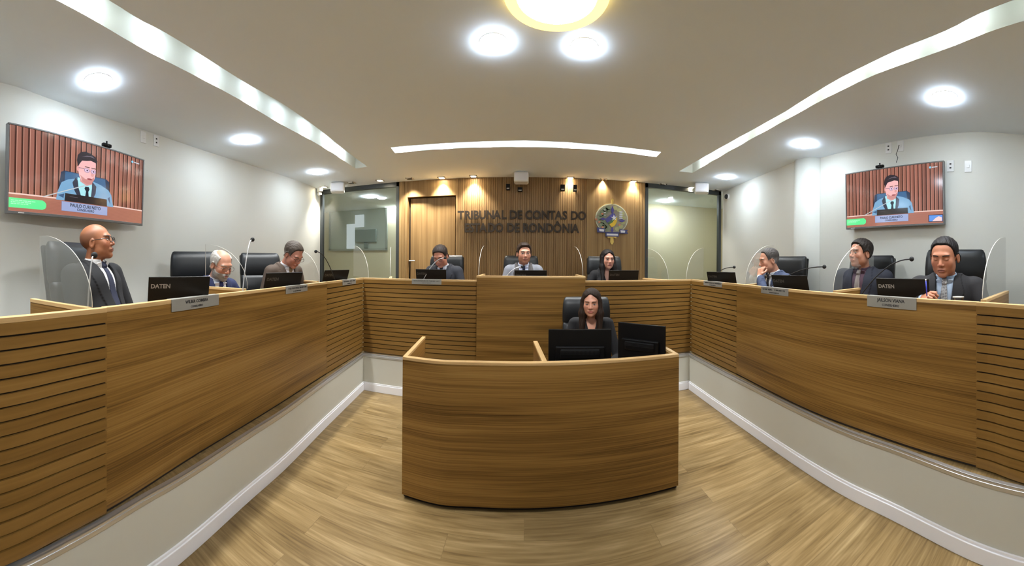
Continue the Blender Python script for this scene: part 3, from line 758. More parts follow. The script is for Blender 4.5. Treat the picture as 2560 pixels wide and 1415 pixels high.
c = P(1522, 888, .80); c = Vector((c.x, 2.32, .738)); t = empty('computer_mouse', c); tag(t, 'white computer mouse on the desk under the right monitor', 'mouse')
m = MB(); m.ball((0, 0, .016), (.03, .052, .018)); m.build('shell', M['white_plastic'], t, smooth='all')
# keyboard behind the front monitor
k0 = Vector((c.x - .25, 2.62)); t = empty('keyboard', (k0.x, k0.y, .738)); tag(t, 'black keyboard on the desk between the monitors and the woman', 'keyboard')
m = MB(); m.box((0, 0, .008), (.44, .14, .014)); m.build('body', M['black'], t, bevel=.003)
m = MB()
for i in range(14):
    for j in range(4): m.box((-.2 + i*.031, -.045 + j*.03, .017), (.026, .025, .006))
m.build('keys', M['darkgrey'], t, bevel=.001)

# ================================================================== laptops
def laptop(base, rz, label, tilt=16, w=.375, z=ZW):
    """base: hinge centre; the lid's back looks along local -Y"""
    t = empty('laptop', (base[0], base[1], z + .001), rz); tag(t, label, 'laptop', 'black laptops on the counters')
    m = MB(); m.box((0, .135, .011), (w, .26, .020)); m.build('base', M['black'], t, bevel=.004)
    m = MB()
    for i in range(14):
        for j in range(5): m.box((-.155 + i * .0238, .055 + j*.023, .0225), (.02, .019, .003))
    m.build('keyboard', M['darkgrey'], t)
    A = Matrix.Translation((0, 0, .02)) @ Matrix.Rotation(radians(tilt), 4, 'X')
    m = MB(A); m.box((0, -.004, .128), (w, .009, .25)); lid = m.build('lid', M['lid'], t, bevel=.003)
    m = MB(A); m.box((0, .001, .128), (w - .02, .001, .23)); m.build('screen', M['laptop_screen'], lid)
    q = text_obj('logo', 'DATEN', .036, M['logo' if 'large' in label else 'logo_dim'], lid, (0, 0, 0), (0, 0, 0), .0003, .001); q.data.transform(A @ Matrix.Translation((-.115, -.0092, .185)) @ Matrix.Rotation(pi/2, 4, 'X'))
    return t
M['lid'] = mat('laptop_lid', (22, 18, 13), .5, spec=.25); M['laptop_screen'] = emit('laptop_display', (170, 190, 215), .15)
def rc(px):
    """distance of the counter's face in this column"""
    for p in (cl, cr, pod if 1192 < px < 1463 else cb):
        try:
            q = cut(p, px, 0)[-1]; return hypot(q.x, q.y)
        except ValueError: pass
def lap(px, py, r, facing, label, tilt=16):
    """lid top centre appears at (px, py), r metres away; facing = direction of the lid's back"""
    c = Rr(px, py, r); fx, fy = facing; L = hypot(fx, fy); fx, fy = fx/L, fy/L
    rz = atan2(fx, -fy); base = Vector((c.x, c.y)) - Vector((fx, fy)) * (.25 * sin(radians(tilt)))
    z = ZW
    return laptop(base, rz, label, tilt)
# ================================================================== executive chair
def make_chair():
    t = empty('office_chair', (0, 0, 0))
    # cushions: rounded, thick
    def cushion(name, secs, w, mat_, par, seg=10):
        """secs: list of (z, y centre, thickness) bottom to top; rounded super-ellipse sections swept in z, bulging towards the front (+y)"""
        vs = []; n = 28
        for z, y, tk, ww in secs:
            for k in range(n):
                a = 2*pi*k/n; ca, sa = cos(a), sin(a)
                x = ww/2 * (abs(ca)**.45) * (1 if ca >= 0 else -1); yy = tk/2 * (abs(sa)**.7) * (1 if sa >= 0 else -1)
                vs.append((x, y + yy + .35*(x*x), z))
        fs = [(i*n+k, i*n+(k+1) % n, (i+1)*n+(k+1) % n, (i+1)*n+k) for i in range(len(secs)-1) for k in range(n)]
        fs += [tuple(range(n))[::-1], tuple(range((len(secs)-1)*n, len(secs)*n))]
        m = MB(); m.add(vs, fs); return m.build(name, mat_, par, smooth='all')
    W = .50
    # headrest roll
    cushion('headrest', [(.955, -.285, .02, W*.9), (.965, -.286, .085, W*.97), (.99, -.288, .11, W), (1.08, -.292, .125, W*1.0), (1.16, -.302, .12, W*.98), (1.20, -.312, .10, W*.95), (1.225, -.318, .06, W*.9), (1.232, -.32, .02, W*.84)], W, M['leather'], t)
    b = cushion('backrest', [(.50, -.20, .04, W*.78), (.51, -.20, .09, W*.86), (.56, -.205, .12, W*.94), (.66, -.218, .125, W*.98), (.70, -.225, .105, W*.98), (.72, -.228, .085, W*.98), (.74, -.23, .105, W*.99), (.84, -.248, .12, W*1.0), (.94, -.268, .115, W*1.0), (.97, -.275, .09, W*.98), (.985, -.28, .03, W*.92)], W, M['leather'], t)
    m = MB(); vs = []; 
    m.box((0, -.30, .86), (W*.94, .03, .70), rx=radians(9)); m.build('back_shell', M['black'], t, bevel=.02, seg=3)
    # seat: sections along y instead
    vs = []; n = 28; secs = [(-.20, .02, W*.9), (-.19, .07, W*.96), (-.10, .11, W), (.10, .115, W*1.02), (.22, .10, W*1.0), (.27, .07, W*.96), (.29, .02, W*.86)]
    for y, tk, ww in secs:
        for k in range(n):
            a = 2*pi*k/n; ca, sa = cos(a), sin(a)
            vs.append((ww/2 * (abs(ca)**.5) * (1 if ca >= 0 else -1), y, .425 + tk/2*(abs(sa)**.6)*(1 if sa >= 0 else -1)))
    fs = [(i*n+k, (i+1)*n+k, (i+1)*n+(k+1) % n, i*n+(k+1) % n) for i in range(len(secs)-1) for k in range(n)] + [tuple(range(n)), tuple(range((len(secs)-1)*n, len(secs)*n))[::-1]]
    m = MB(); m.add(vs, fs); m.build('seat', M['leather'], t, smooth='all')
    for s in (-1, 1):
        m = MB(); m.tube([(s*.24, -.17, .40), (s*.30, -.16, .42), (s*.315, -.14, .58), (s*.31, -.08, .655), (s*.31, .10, .655), (s*.30, .16, .60), (s*.29, .14, .42), (s*.22, .12, .39)], .014, 8)
        a = m.build('armrest', M['black'], t, smooth=True)
        m = MB(); m.box((s*.31, .02, .672), (.06, .24, .03)); m.build('arm_pad', M['leather'], a, bevel=.012, seg=3)
    m = MB(); m.lathe([(.028, .10), (.028, .24), (.02, .24), (.02, .37), (.09, .375), (.09, .385)], seg=16); m.build('gas_column', M['black'], t, smooth=True)
    for k in range(5):
        a = 2*pi*k/5 + .3; m = MB(); m.tube([(0, 0, .105), (.15*cos(a), .15*sin(a), .10), (.29*cos(a), .29*sin(a), .075)], [.024, .020, .014], 8)
        leg = m.build('base_arm', M['black'], t, smooth=True)
        m = MB(Matrix.Translation((.29*cos(a), .29*sin(a), .03)) @ Matrix.Rotation(a, 4, 'Z') @ Matrix.Rotation(pi/2, 4, 'X')); m.lathe([(.0, -.022), (.029, -.02), (.029, -.006), (.015, -.004), (.015, .004), (.029, .006), (.029, .02), (0, .022)], seg=16); m.tube([(0, 0, 0), (0, .05, 0)], .008)
        m.build('caster', M['black_matte'], leg, smooth=True)
    return t
chair_proto = make_chair(); chair_used = False
def chair(x, y, rz, z, label, sc=1.0, group='black leather high-back chairs behind the counters'):
    global chair_used
    o = chair_proto if not chair_used else copy_tree(chair_proto)
    chair_used = True
    o.location = (x, y, z + .002); o.rotation_euler = (0, 0, rz); o.scale = (sc,)*3; tag(o, label, 'chair', group); return o
# ================================================================== people: implicit surfaces turned into meshes
f32 = np.float32
def V3(*a): return np.array(a, f32)
def smin(a, b, k):
    h = np.clip(.5 + .5 * (b - a) / k, 0, 1); return b + (a - b) * h - k * h * (1 - h)
def smax(a, b, k): return -smin(-a, -b, k)
def ell(p, c, r, R=None):
    q = p - V3(*c)
    if R is not None: q = q @ np.array(R, f32)
    r = V3(*r); k0 = np.sqrt(((q / r) ** 2).sum(-1)) + 1e-9; k1 = np.sqrt(((q / (r * r)) ** 2).sum(-1)) + 1e-9
    return k0 * (k0 - 1) / k1
def cap(p, a, b, ra, rb):
    a = V3(*a); b = V3(*b); d = b - a; L = float((d * d).sum()) + 1e-9
    h = np.clip(((p - a) @ d) / L, 0, 1); q = p - a - h[..., None] * d
    return np.sqrt((q * q).sum(-1)) - (ra + (rb - ra) * h)
def rbox(p, c, hs, r, R=None):
    q = p - V3(*c)
    if R is not None: q = q @ np.array(R, f32)
    q = np.abs(q) - (V3(*hs) - r)
    return np.sqrt((np.maximum(q, 0) ** 2).sum(-1)) + np.minimum(q.max(-1), 0) - r
def sstep(a, b, x):
    t = np.clip((x - a) / (b - a), 0, 1); return t * t * (3 - 2 * t)

def mesh_sdf(fn, X, Yy, Z, B=8, reach=1.0):
    """naive surface nets on a rectilinear grid, evaluated only in blocks near the surface"""
    X = np.asarray(X, f32); Yy = np.asarray(Yy, f32); Z = np.asarray(Z, f32)
    n = [len(X), len(Yy), len(Z)]
    F = np.ones(n, f32)
    ix = [np.arange(0, k, B) for k in n]
    act = []
    C = np.array([[ (X[i] + X[min(i+B, n[0]-1)])/2, (Yy[j] + Yy[min(j+B, n[1]-1)])/2, (Z[k] + Z[min(k+B, n[2]-1)])/2,
                   hypot(X[min(i+B, n[0]-1)]-X[i], hypot(Yy[min(j+B, n[1]-1)]-Yy[j], Z[min(k+B, n[2]-1)]-Z[k]))/2, i, j, k] for i in ix[0] for j in ix[1] for k in ix[2]], f32)
    d = fn(C[:, :3])
    near = np.abs(d) < C[:, 3] * 1.25 * reach + .015
    for c, dd, nn in zip(C, d, near):
        i, j, k = int(c[4]), int(c[5]), int(c[6])
        if not nn: F[i:i+B, j:j+B, k:k+B] = 1 if dd > 0 else -1
        else: act.append((i, j, k))
    pts = []; sl = []
    for i, j, k in act:
        a, b, c = X[i:i+B], Yy[j:j+B], Z[k:k+B]
        g = np.stack(np.meshgrid(a, b, c, indexing='ij'), -1).reshape(-1, 3); pts.append(g); sl.append((i, j, k, len(a), len(b), len(c)))
    pts = np.concatenate(pts); out = np.concatenate([fn(pts[s:s+400000]) for s in range(0, len(pts), 400000)]); o = 0
    for i, j, k, a, b, c in sl:
        F[i:i+a, j:j+b, k:k+c] = out[o:o+a*b*c].reshape(a, b, c); o += a*b*c
    ins = F < 0
    cs = np.zeros((n[0]-1, n[1]-1, n[2]-1), np.int8)
    for a in (0, 1):
        for b in (0, 1):
            for c in (0, 1): cs += ins[a:n[0]-1+a, b:n[1]-1+b, c:n[2]-1+c]
    cell = np.argwhere((cs > 0) & (cs < 8)); idm = -np.ones(cs.shape, np.int64); idm[tuple(cell.T)] = np.arange(len(cell))
    acc = np.zeros((len(cell), 3)); cnt = np.zeros(len(cell))
    corner = [(a, b, c) for a in (0, 1) for b in (0, 1) for c in (0, 1)]
    for u in corner:
        for v in corner:
            if sum(abs(x-y) for x, y in zip(u, v)) == 1 and u < v:
                fa = F[cell[:, 0]+u[0], cell[:, 1]+u[1], cell[:, 2]+u[2]]; fb = F[cell[:, 0]+v[0], cell[:, 1]+v[1], cell[:, 2]+v[2]]
                mk = (fa < 0) != (fb < 0); t = np.where(mk, fa / (fa - fb + 1e-12), 0)
                for ax in range(3): acc[:, ax] += np.where(mk, u[ax] + t * (v[ax] - u[ax]), 0)
                cnt += mk
    q = cell + acc / cnt[:, None]
    vs = np.stack([np.interp(q[:, 0], np.arange(n[0]), X), np.interp(q[:, 1], np.arange(n[1]), Yy), np.interp(q[:, 2], np.arange(n[2]), Z)], -1)
    fs = []
    for ax in range(3):
        o1, o2 = [(1, 2), (2, 0), (0, 1)][ax]
        sa = [slice(1, -1)]*3; sb = [slice(1, -1)]*3; sa[ax] = slice(0, n[ax]-1); sb[ax] = slice(1, n[ax])
        A = ins[tuple(sa)]; Bb = ins[tuple(sb)]; e = np.argwhere(A != Bb); fl = A[tuple(e.T)]
        off = np.ones(3, int); off[ax] = 0; e = e + off
        def cid(d1, d2):
            w = e.copy(); w[:, o1] += d1; w[:, o2] += d2; return idm[tuple(w.T)]
        Q = np.stack([cid(-1, -1), cid(0, -1), cid(0, 0), cid(-1, 0)], -1)
        Q[~fl] = Q[~fl][:, ::-1]; fs.append(Q)
    fs = np.concatenate(fs); fs = fs[(fs >= 0).all(1)]
    return vs.astype(f32), fs

def np_mesh(name, vs, fs, material, parent, col=None):
    me = bpy.data.meshes.new(name); me.vertices.add(len(vs)); me.vertices.foreach_set('co', vs.astype(np.float32).ravel())
    me.loops.add(len(fs)*4); me.loops.foreach_set('vertex_index', fs.astype(np.int32).ravel())
    me.polygons.add(len(fs)); me.polygons.foreach_set('loop_start', np.arange(0, len(fs)*4, 4, dtype=np.int32))
    try: me.polygons.foreach_set('loop_total', np.full(len(fs), 4, np.int32))
    except Exception: pass
    me.polygons.foreach_set('use_smooth', np.ones(len(fs), bool))
    me.update(calc_edges=True); me.validate()
    if col is not None:
        a = me.color_attributes.new('Col', 'FLOAT_COLOR', 'POINT'); c4 = np.ones((len(vs), 4), np.float32); c4[:, :3] = col; a.data.foreach_set('color', c4.ravel())
    me.materials.append(material)
    o = bpy.data.objects.new(name, me); COL.objects.link(o); o.parent = parent; return o

def skin_mat(name, rough=.48, sss=.0):
    m = bpy.data.materials.new(name); m.use_nodes = True; n = m.node_tree.nodes; b = n['Principled BSDF']
    a = n.new('ShaderNodeVertexColor'); a.layer_name = 'Col'; m.node_tree.links.new(a.outputs[0], b.inputs['Base Color'])
    b.inputs['Roughness'].default_value = rough; b.inputs['Specular IOR Level'].default_value = .45; return m
M['skin'] = skin_mat('skin'); M['cloth_v'] = skin_mat('suit_cloth', .85); M['hair_v'] = skin_mat('hair', .6); M['hair_v'].node_tree.nodes['Principled BSDF'].inputs['Specular IOR Level'].default_value = .2
def L3(c): return np.array(lin(c)[:3], f32)

# ------------------------------------------------------------------ head (its own frame: x to the right, y forward, z up, centre between the ears)
def head_sdf(p, P_):
    ax = np.abs(p[:, 0]); q = p.copy(); q[:, 0] = ax
    wf = P_.get('wide', 1.0)
    d = ell(p, (0, -.016, .034), (.076*wf, .098, .086))
    d = smin(d, ell(p, (0, .030, -.030), (.060*wf, .062, .080)), .03)
    d = smin(d, ell(q, (.030, .012, -.062), (.034*wf, .050, .042)), .03)       # jaw angles
    d = smin(d, ell(p, (0, .068, -.094), (.024*wf, .022, .020)), .024)       # chin
    d = smin(d, ell(q, (.038*wf, .058, -.022), (.024, .022, .026)), .02)       # cheeks
    d = smin(d, ell(p, (0, .078, .026), (.050, .014, .013)), .018)            # brow
    d = smax(d, -ell(q, (.032, .101, .004), (.019, .017, .012)), .014)        # sockets
    d = smin(d, ell(q, (.032, .0735, .003), (.0145, .0140, .0115)), .005)     # lids and eyeballs
    d = smin(d, cap(p, (0, .083, .014), (0, .104, -.026), .0070, .0115), .012)  # nose
    d = smin(d, ell(q, (.0115, .094, -.031), (.0085, .010, .0075)), .006)
    d = smin(d, ell(p, (0, .083, -.060), (.026, .014, .014)), .012)           # muzzle
    d = smin(d, ell(p, (0, .0925, -.0570), (.023, .0075, .0048)), .004)       # lips
    d = smin(d, ell(p, (0, .0905, -.0675), (.020, .0080, .0055)), .004)
    d = smax(d, -ell(p, (0, .101, -.0622), (.022, .009, .0013)), .003)
    # ears
    R = np.array(Matrix.Rotation(radians(-14), 3, 'X') @ Matrix.Rotation(radians(18), 3, 'Z'), f32)
    e = ell(q, (.079*wf, -.010, -.010), (.0075, .018, .032), R)
    e = smax(e, -ell(q, (.086*wf, -.007, -.008), (.006, .009, .019), R), .005)
    return smin(d, e, .007)
def face_col(v, P_):
    """surface colours of skin, lips, brows, eyes, stubble in head coordinates"""
    n = len(v); x, y, z = v[:, 0], v[:, 1], v[:, 2]; ax = np.abs(x)
    skin = L3(P_['skin']) * V3(.74, .66, .62); c = np.tile(skin, (n, 1))
    def mixc(c, col, w): return c * (1 - w[:, None]) + L3(col)[None] * w[:, None]
    front = sstep(.03, .06, y)
    c = mixc(c, P_.get('flush', (170, 88, 72)), .22 * front * (sstep(.02, .0, np.hypot(ax - .042, z + .028) - .012) + sstep(.012, 0, np.hypot(x, z + .028) - .008)))
    hc = P_.get('browc', P_.get('hair', (40, 30, 25)))
    if P_.get('stubble'):
        zz = z - .012 * sstep(.05, .0, y)
        w = sstep(-.038, -.05, zz) * sstep(-.06, .0, y) * (1 - sstep(.017, .012, np.hypot(ax, (z + .062) * 1.5))) * sstep(-.15, -.11, z)
        w = np.maximum(w, sstep(.022, .018, ax) * sstep(-.041, -.044, z) * sstep(-.056, -.052, z) * front)
        c = mixc(c, P_.get('beardc', hc), P_['stubble'] * w)
    if P_.get('shaved'):
        w = sstep(-.005, .02, z + .25 * (-.02 - y)) * sstep(.04, .0, y) * sstep(.075, .05, z - 0 * y)
        c = mixc(c, P_.get('hairc', (60, 45, 38)), P_['shaved'] * w)
    # lips
    lw = sstep(.0235, .020, ax) * sstep(.0105, .0085, np.abs(z + .0622) + ax * .16) * sstep(.07, .08, y)
    c = mixc(c, P_.get('lips', (150, 84, 76)), .8 * lw)
    c = mixc(c, (60, 28, 24), .7 * sstep(.021, .019, ax) * sstep(.0018, .0006, np.abs(z + .0622)) * sstep(.07, .08, y))
    c = mixc(c, (70, 36, 30), .75 * sstep(.0045, .003, np.hypot(ax - .0075, (z + .0385) * 1.3)) * sstep(.085, .09, y))
    # brows
    bz = .0245 + .10 * (ax - .014) - 3.2 * (ax - .03) ** 2
    w = sstep(.0058, .0034, np.abs(z - bz) * (1 + (ax > .04) * (ax - .04) * 40)) * sstep(.010, .014, ax) * sstep(.054, .050, ax) * front
    c = mixc(c, hc, P_.get('brow', .95) * w)
    # eyes
    op = P_.get('open', .8); gx, gz = P_.get('gaze', (0, 0))
    for s in (-1, 1):
        dx = x - s * .032; dz = z - .0025
        if op > .15:
            h = .0072 * op; lim = h * (1 - np.clip(np.abs(dx) / .0142, 0, 1) ** 2)
            inside = (np.abs(dx) < .0142) & (np.abs(dz) < lim) & (y > .05)
            c[inside] = L3((206, 200, 194))
            r = np.hypot(dx - gx * .006, dz - gz * .003)
            c[inside & (r < .0062)] = L3(P_.get('iris', (58, 38, 26))); c[inside & (r < .0028)] = L3((10, 8, 8))
            lash = (np.abs(dx) < .0152) & (dz > lim * .8 - .0003) & (dz < lim + .0019) & (y > .05); c[lash] = c[lash] * .12
        else:
            lash = (np.abs(dx) < .0145) & (np.abs(dz + .0035 - 10 * dx * dx) < .0014) & (y > .05); c[lash] = c[lash] * .15
        if P_.get('makeup'):
            w = sstep(.018, .009, np.hypot(dx, dz * 1.3)) * (y > .05); c = mixc(c, (70, 45, 40), .45 * w * (dz > -.004))
    return c
def hair_t(p, P_):
    """hair thickness over the skull; negative where there is none"""
    x, y, z = p[:, 0], p[:, 1], p[:, 2]; ax = np.abs(x)
    st = P_['style']; rec = P_.get('recede', 0.)
    ys = np.array([-.13, -.09, -.05, -.022, -.012, .012, .028, .046, .064, .078, .12], f32)
    zs = np.array([-.085, -.075, -.060, -.035, .006, .012, -.008, .048, .074, .084, .088], f32)
    if st in ('women', 'women_sleek'): zs = np.array([-.12, -.12, -.11, -.08, -.06, -.05, -.02, .030, .060, .078, .085], f32)
    zl = np.interp(y, ys, zs) + rec * sstep(.02, .07, y)
    zl = zl + .55 * rec * sstep(.02, .05, ax) * sstep(.03, .07, y) - .010 * sstep(.03, .0, ax) * (rec > 0)
    part = P_.get('part', 0)
    m = z - zl
    T = P_.get('thick', .012) * (.55 + .45 * sstep(.02, .09, z))
    t = -.006 + (T + .006) * sstep(-.004, .014, m)
    if P_.get('quiff'): t = t + P_['quiff'] * sstep(.05, .10, z) * sstep(.0, .07, y) * sstep(.075, .03, np.abs(x - part * .02)) * (m > 0)
    if P_.get('bald'): t = t - P_['bald'] * sstep(.045, .0, np.hypot(ax * .9, (y - .005) * .6) - .022) * (z > .06) * .03
    # strands
    a = np.arctan2(x - part * .045, .03 + z * .2 + .1); s = np.sin(a * 70 + y * 25 + 3 * np.sin(y * 40)) * np.sin(a * 33 - y * 60 + 1)
    t = t + (m > .006) * P_.get('strand', .0018) * s
    return t

# ------------------------------------------------------------------ hand: five bent fingers and a thumb
def hand_prims(w, fwd, up, side, curl=.6, spread=.10, sc=1.0):
    """wrist position, direction of the fingers, back-of-hand normal, side=+1 thumb on the +cross side; returns capsules"""
    w = Vector(w); f = Vector(fwd).normalized(); u = Vector(up); u = (u - f * u.dot(f)).normalized(); s = f.cross(u) * side
    out = []
    palm = w + f * .052 * sc
    for k in (-1, -.33, .33, 1):
        out.append((w + s * k * .017 * sc + f * .01, w + f * .082 * sc + s * k * .030 * sc, .0150 * sc, .0115 * sc))
    lens = [.078, .086, .079, .062]
    for i, k in enumerate((1, .33, -.33, -1)):     # index .. little
        a = w + f * (.086 - .004 * abs(k + .3)) * sc + s * k * .031 * sc; d = (f + s * k * spread).normalized(); ang = 0; r = .0092
        for j, fr in enumerate((.45, .31, .24)):
            ang += curl * (.55 + .35 * j) + .05 * i
            dd = d * cos(ang) - u * sin(ang)
            b = a + dd * lens[i] * fr * sc; out.append((a, b, r * sc, (r - .0009) * sc)); a = b; r -= .0009
    a = w + f * .028 * sc + s * .030 * sc; d = (f * .62 + s * .62 - u * .35).normalized()
    out.append((w + f * .012, a, .014 * sc, .013 * sc))
    b = a + d * .038 * sc; out.append((a, b, .0128 * sc, .0105 * sc)); d2 = (f * .9 + s * .15 - u * .45).normalized(); out.append((b, b + d2 * .030 * sc, .0103 * sc, .0085 * sc))
    return out

# ------------------------------------------------------------------ the person
def person(loc, rz, label, S):
    """S: head target (local, metres above the floor), lean, hands, clothes"""
    root = empty('person', loc, rz, S.get('scale', 1.0)); tag(root, label, 'person')
    hc = Vector(S.get('head', (0, .08, 1.24))); 
    HR = Matrix.Rotation(S.get('hyaw', 0), 3, 'Z') @ Matrix.Rotation(S.get('hpitch', 0), 3, 'X') @ Matrix.Rotation(S.get('hroll', 0), 3, 'Y')
    HRn = np.array(HR, f32); hcn = V3(*hc); hs = S.get('hscale', 1.0)
    def tohead(p): return ((p - hcn) @ HRn) / hs
    # torso frame: from the hips to the base of the neck
    hip = Vector((0, 0, .52)); nb = hc + HR @ Vector((0, -.028, -.115)) * hs; nb = Vector((nb.x * .6, nb.y - .030, nb.z - .020))
    if 'neck' in S: nb = Vector(S['neck'])
    ax = (nb - hip); L = ax.length; zt = ax.normalized(); xt = Vector((1, 0, 0)); ty = S.get('twist', 0); xt = Matrix.Rotation(ty, 3, 'Z') @ xt; xt = (xt - zt * xt.dot(zt)).normalized(); yt = zt.cross(xt)
    TR = np.array([[xt[i], yt[i], zt[i]] for i in range(3)], f32); o = V3(*hip)
    def tot(p): return (p - o) @ TR
    def fromt(v): v = Vector(v); return hip + xt * v.x + yt * v.y + zt * v.z
    k = S.get('build', 1.0); fem = S.get('female', False)
    sw = (.150 if fem else .168) * k
    def torso(t, e=0.0):
        d = ell(t, (0, 0, .03), (.165*k + e, .125*k + e, .13 + e))
        d = smin(d, ell(t, (0, .012*k, L*.42), ((.125 if fem else .150)*k + e, (.095 if fem else .120)*k + e, .17 + e)), .06)
        d = smin(d, ell(t, (0, .004, L*.74), ((.135 if fem else .165)*k + e, .108*k + e, .16 + e)), .06)
        if fem: d = smin(d, ell(np.stack([np.abs(t[:, 0]), t[:, 1], t[:, 2]], -1), (.065, .085, L*.70), (.055 + e, .05 + e, .055 + e)), .03)
        d = smin(d, cap(t, (-sw*.92, -.012, L - .060), (sw*.92, -.012, L - .060), .048 + e, .048 + e), .05)
        d = smin(d, ell(t, (0, -.02, L - .015), (.095*k + e, .050 + e, .045 + e)), .035)
        return d
    sh = [fromt((s*sw*1.08, -.008, L - .072)) for s in (-1, 1)]
    arms = []
    for i, s in enumerate((-1, 1)):
        el, wr = S['arms'][i]; arms.append((sh[i], Vector(el), Vector(wr)))
    hands = [hand_prims(arms[i][2], *S['hands'][i]) for i in (0, 1)]
    neck_a = fromt((0, -.005, L - .03)); neck_b = hc + HR @ Vector((0, -.018, -.060)) * hs
    legs = [((s*.085, .02, .50), (s*.12, .30, .45), (s*.13, .08, .10), (s*.14, .20, .04)) for s in (-1, 1)]
    def body(p):
        t = tot(p); d = torso(t, -.012)
        for a, b, c in arms: d = smin(d, cap(p, a, b, .044*k, .036), .02); d = smin(d, cap(p, b, c, .036, .0245), .015)
        for a, b, c, f in legs: d = smin(d, cap(p, a, b, .078, .055), .04); d = smin(d, cap(p, b, c, .052, .036), .02); d = smin(d, cap(p, c, f, .036, .030), .02)
        for H_ in hands:
            h = None
            for a, b, ra, rb in H_:
                e = cap(p, a, b, ra, rb); h = e if h is None else smin(h, e, .004)
            d = smin(d, h, .010)
        d = smin(d, cap(p, neck_a, neck_b, (.052 if fem else .062)*k**.5, (.048 if fem else .057)*k**.5), .02)
        return smin(d, head_sdf(tohead(p), S) * hs, .014)
    def axis(lo, hi, fine, step, coarse):
        o_ = [lo]
        while o_[-1] < hi:
            x = o_[-1]; st = coarse
            for a, b, s_ in fine:
                if a <= x <= b: st = min(st, s_)
            o_.append(x + st)
        return o_
    fh = S.get('fine', .0034); R_ = .135 * hs
    fx = [(hc.x - R_, hc.x + R_, fh)]; fy = [(hc.y - R_, hc.y + R_, fh)]; fz = [(hc.z - R_ - .02, hc.z + R_, fh)]
    for i in (0, 1):
        if S.get('fine_hands'):
            w_ = arms[i][2]; 
            for fl, c_ in ((fx, w_.x), (fy, w_.y), (fz, w_.z)): fl.append((c_ - .13, c_ + .13, .005))
    X = axis(-.44, .44, fx, 0, .010); Y_ = axis(-.24, .70, fy, 0, .010); Z_ = axis(-.01, hc.z + .16, fz, 0, .011)
    vs, fs = mesh_sdf(body, X, Y_, Z_)
    q = tohead(vs); col = face_col(q, S); far = (np.abs(q).max(1) > .17); col[far] = L3(S['skin']) * V3(.74, .66, .62)
    bo = np_mesh('body', vs, fs, M['skin'], root, col)
    # hair
    if S['style'] != 'bald':
        def hair(p):
            q = tohead(p) if not local[0] else p; hd = head_sdf(q, dict(S, wide=S.get('wide', 1.0)))
            d = hd - hair_t(q, S)
            # keep ears free
            qa = q.copy(); qa[:, 0] = np.abs(qa[:, 0])
            if S['style'] not in ('women', 'women_sleek'): d = smax(d, -ell(qa, (.088, -.004, -.012), (.020, .019, .034)), .004)
            if S['style'] in ('women', 'women_sleek'):
                z, y = q[:, 2], q[:, 1]; Lh = S.get('hairlen', .30)
                tt = np.clip((.04 - z) / (Lh + .04), 0, 1)
                for s in (-1, 1):
                    c1 = cap(q, (s*.066, .012, .02), (s*.078, .025, -.09), .030, .032); c1 = smin(c1, cap(q, (s*.078, .025, -.09), (s*(.085 if s > 0 else .075), .085, -Lh), .032, .018), .03)
                    d = smin(d, c1, .018)
                b = rbox(q, (0, -.055, -.06), (.080, .045, .13), .045); d = smin(d, b, .03)
                st_ = .0018 * np.sin(np.arctan2(q[:, 0], q[:, 1] + .02) * 60 + z * 14) * np.sin(np.arctan2(q[:, 0], q[:, 1] + .02) * 23)
                d = d + st_
                # open face
                fo = ell(q, (S.get('face_dx', 0), .10, -.016), (.057, .075, .098)); fo = smin(fo, ell(q, (.004, .105, .055), (.034, .06, .045)), .02); d = smax(d, -fo, .008)
            return d * hs if not local[0] else d
        local = [True]
        fs_ = .0036 if fh < .004 else .0042
        lo = -.36 if S['style'].startswith('women') else -.10
        g = lambda a, b: np.arange(a, b, fs_)
        hv, hf = mesh_sdf(hair, g(-.125, .125), g(-.155, .15), g(lo, .16))
        if len(hv):
            sd = np.sin(np.arctan2(hv[:, 0], hv[:, 1] + .02) * 45 + hv[:, 2] * 30) * .5 + .5
            hcl = L3(S['hair'])[None] * (.45 if sum(S['hair']) < 330 else .8) * (.8 + .5 * sd[:, None]) + L3(S.get('grey', S['hair']))[None] * 0
            if 'grey' in S: w = sstep(.03, -.02, hv[:, 2])[:, None] * .75; hcl = hcl * (1 - w) + L3(S['grey'])[None] * w
            hw = (hv * hs) @ HRn.T + hcn
            np_mesh('hair', hw.astype(f32), hf, M['hair_v'], root, hcl)
    if S.get('beard'):
        def beard(p):
            ax_ = np.abs(p[:, 0]); x, y, z = p[:, 0], p[:, 1], p[:, 2]
            w = sstep(-.034, -.048, z - .03 * sstep(.04, -.0, y)) * sstep(-.035, -.01, y) * (1 - sstep(.020, .015, np.hypot(ax_, (z + .061) * 1.9)))
            w = np.maximum(w, sstep(.026, .020, ax_) * sstep(-.040, -.044, z) * sstep(-.058, -.053, z))
            return head_sdf(p, S) - (-.004 + (S['beard'] + .004) * w + w * .0010 * np.sin(x * 500) * np.sin(z * 420 + x * 200))
        g = lambda a, b: np.arange(a, b, .004)
        hv, hf = mesh_sdf(beard, g(-.09, .09), g(-.04, .13), g(-.14, -.02))
        # keep only what stands proud of the skin
        dd = head_sdf(hv, S); kp = dd[hf].max(1) > -.001; hf = hf[kp]
        hcl = np.tile(L3(S.get('beardc', S['hair'])), (len(hv), 1)); np_mesh('beard', ((hv * hs) @ HRn.T + hcn).astype(f32), hf, M['hair_v'], root, hcl)
    # clothes
    V_ = S.get('vneck', L*.36)            # height where the jacket closes (torso frame)
    nd = Vector(((neck_b - neck_a).dot(xt), (neck_b - neck_a).dot(yt), (neck_b - neck_a).dot(zt))); sl = nd.y / max(nd.z, .02); sl = max(-.2, min(.9, sl))
    nr = (.068 if not fem else .058) * k**.5
    def ncy0(z): return -.005 + sl * (z - (L - .03))
    def ncy(z): return (-.005 + sl * np.clip(z - (L - .03), -.05, .1)).astype(f32)
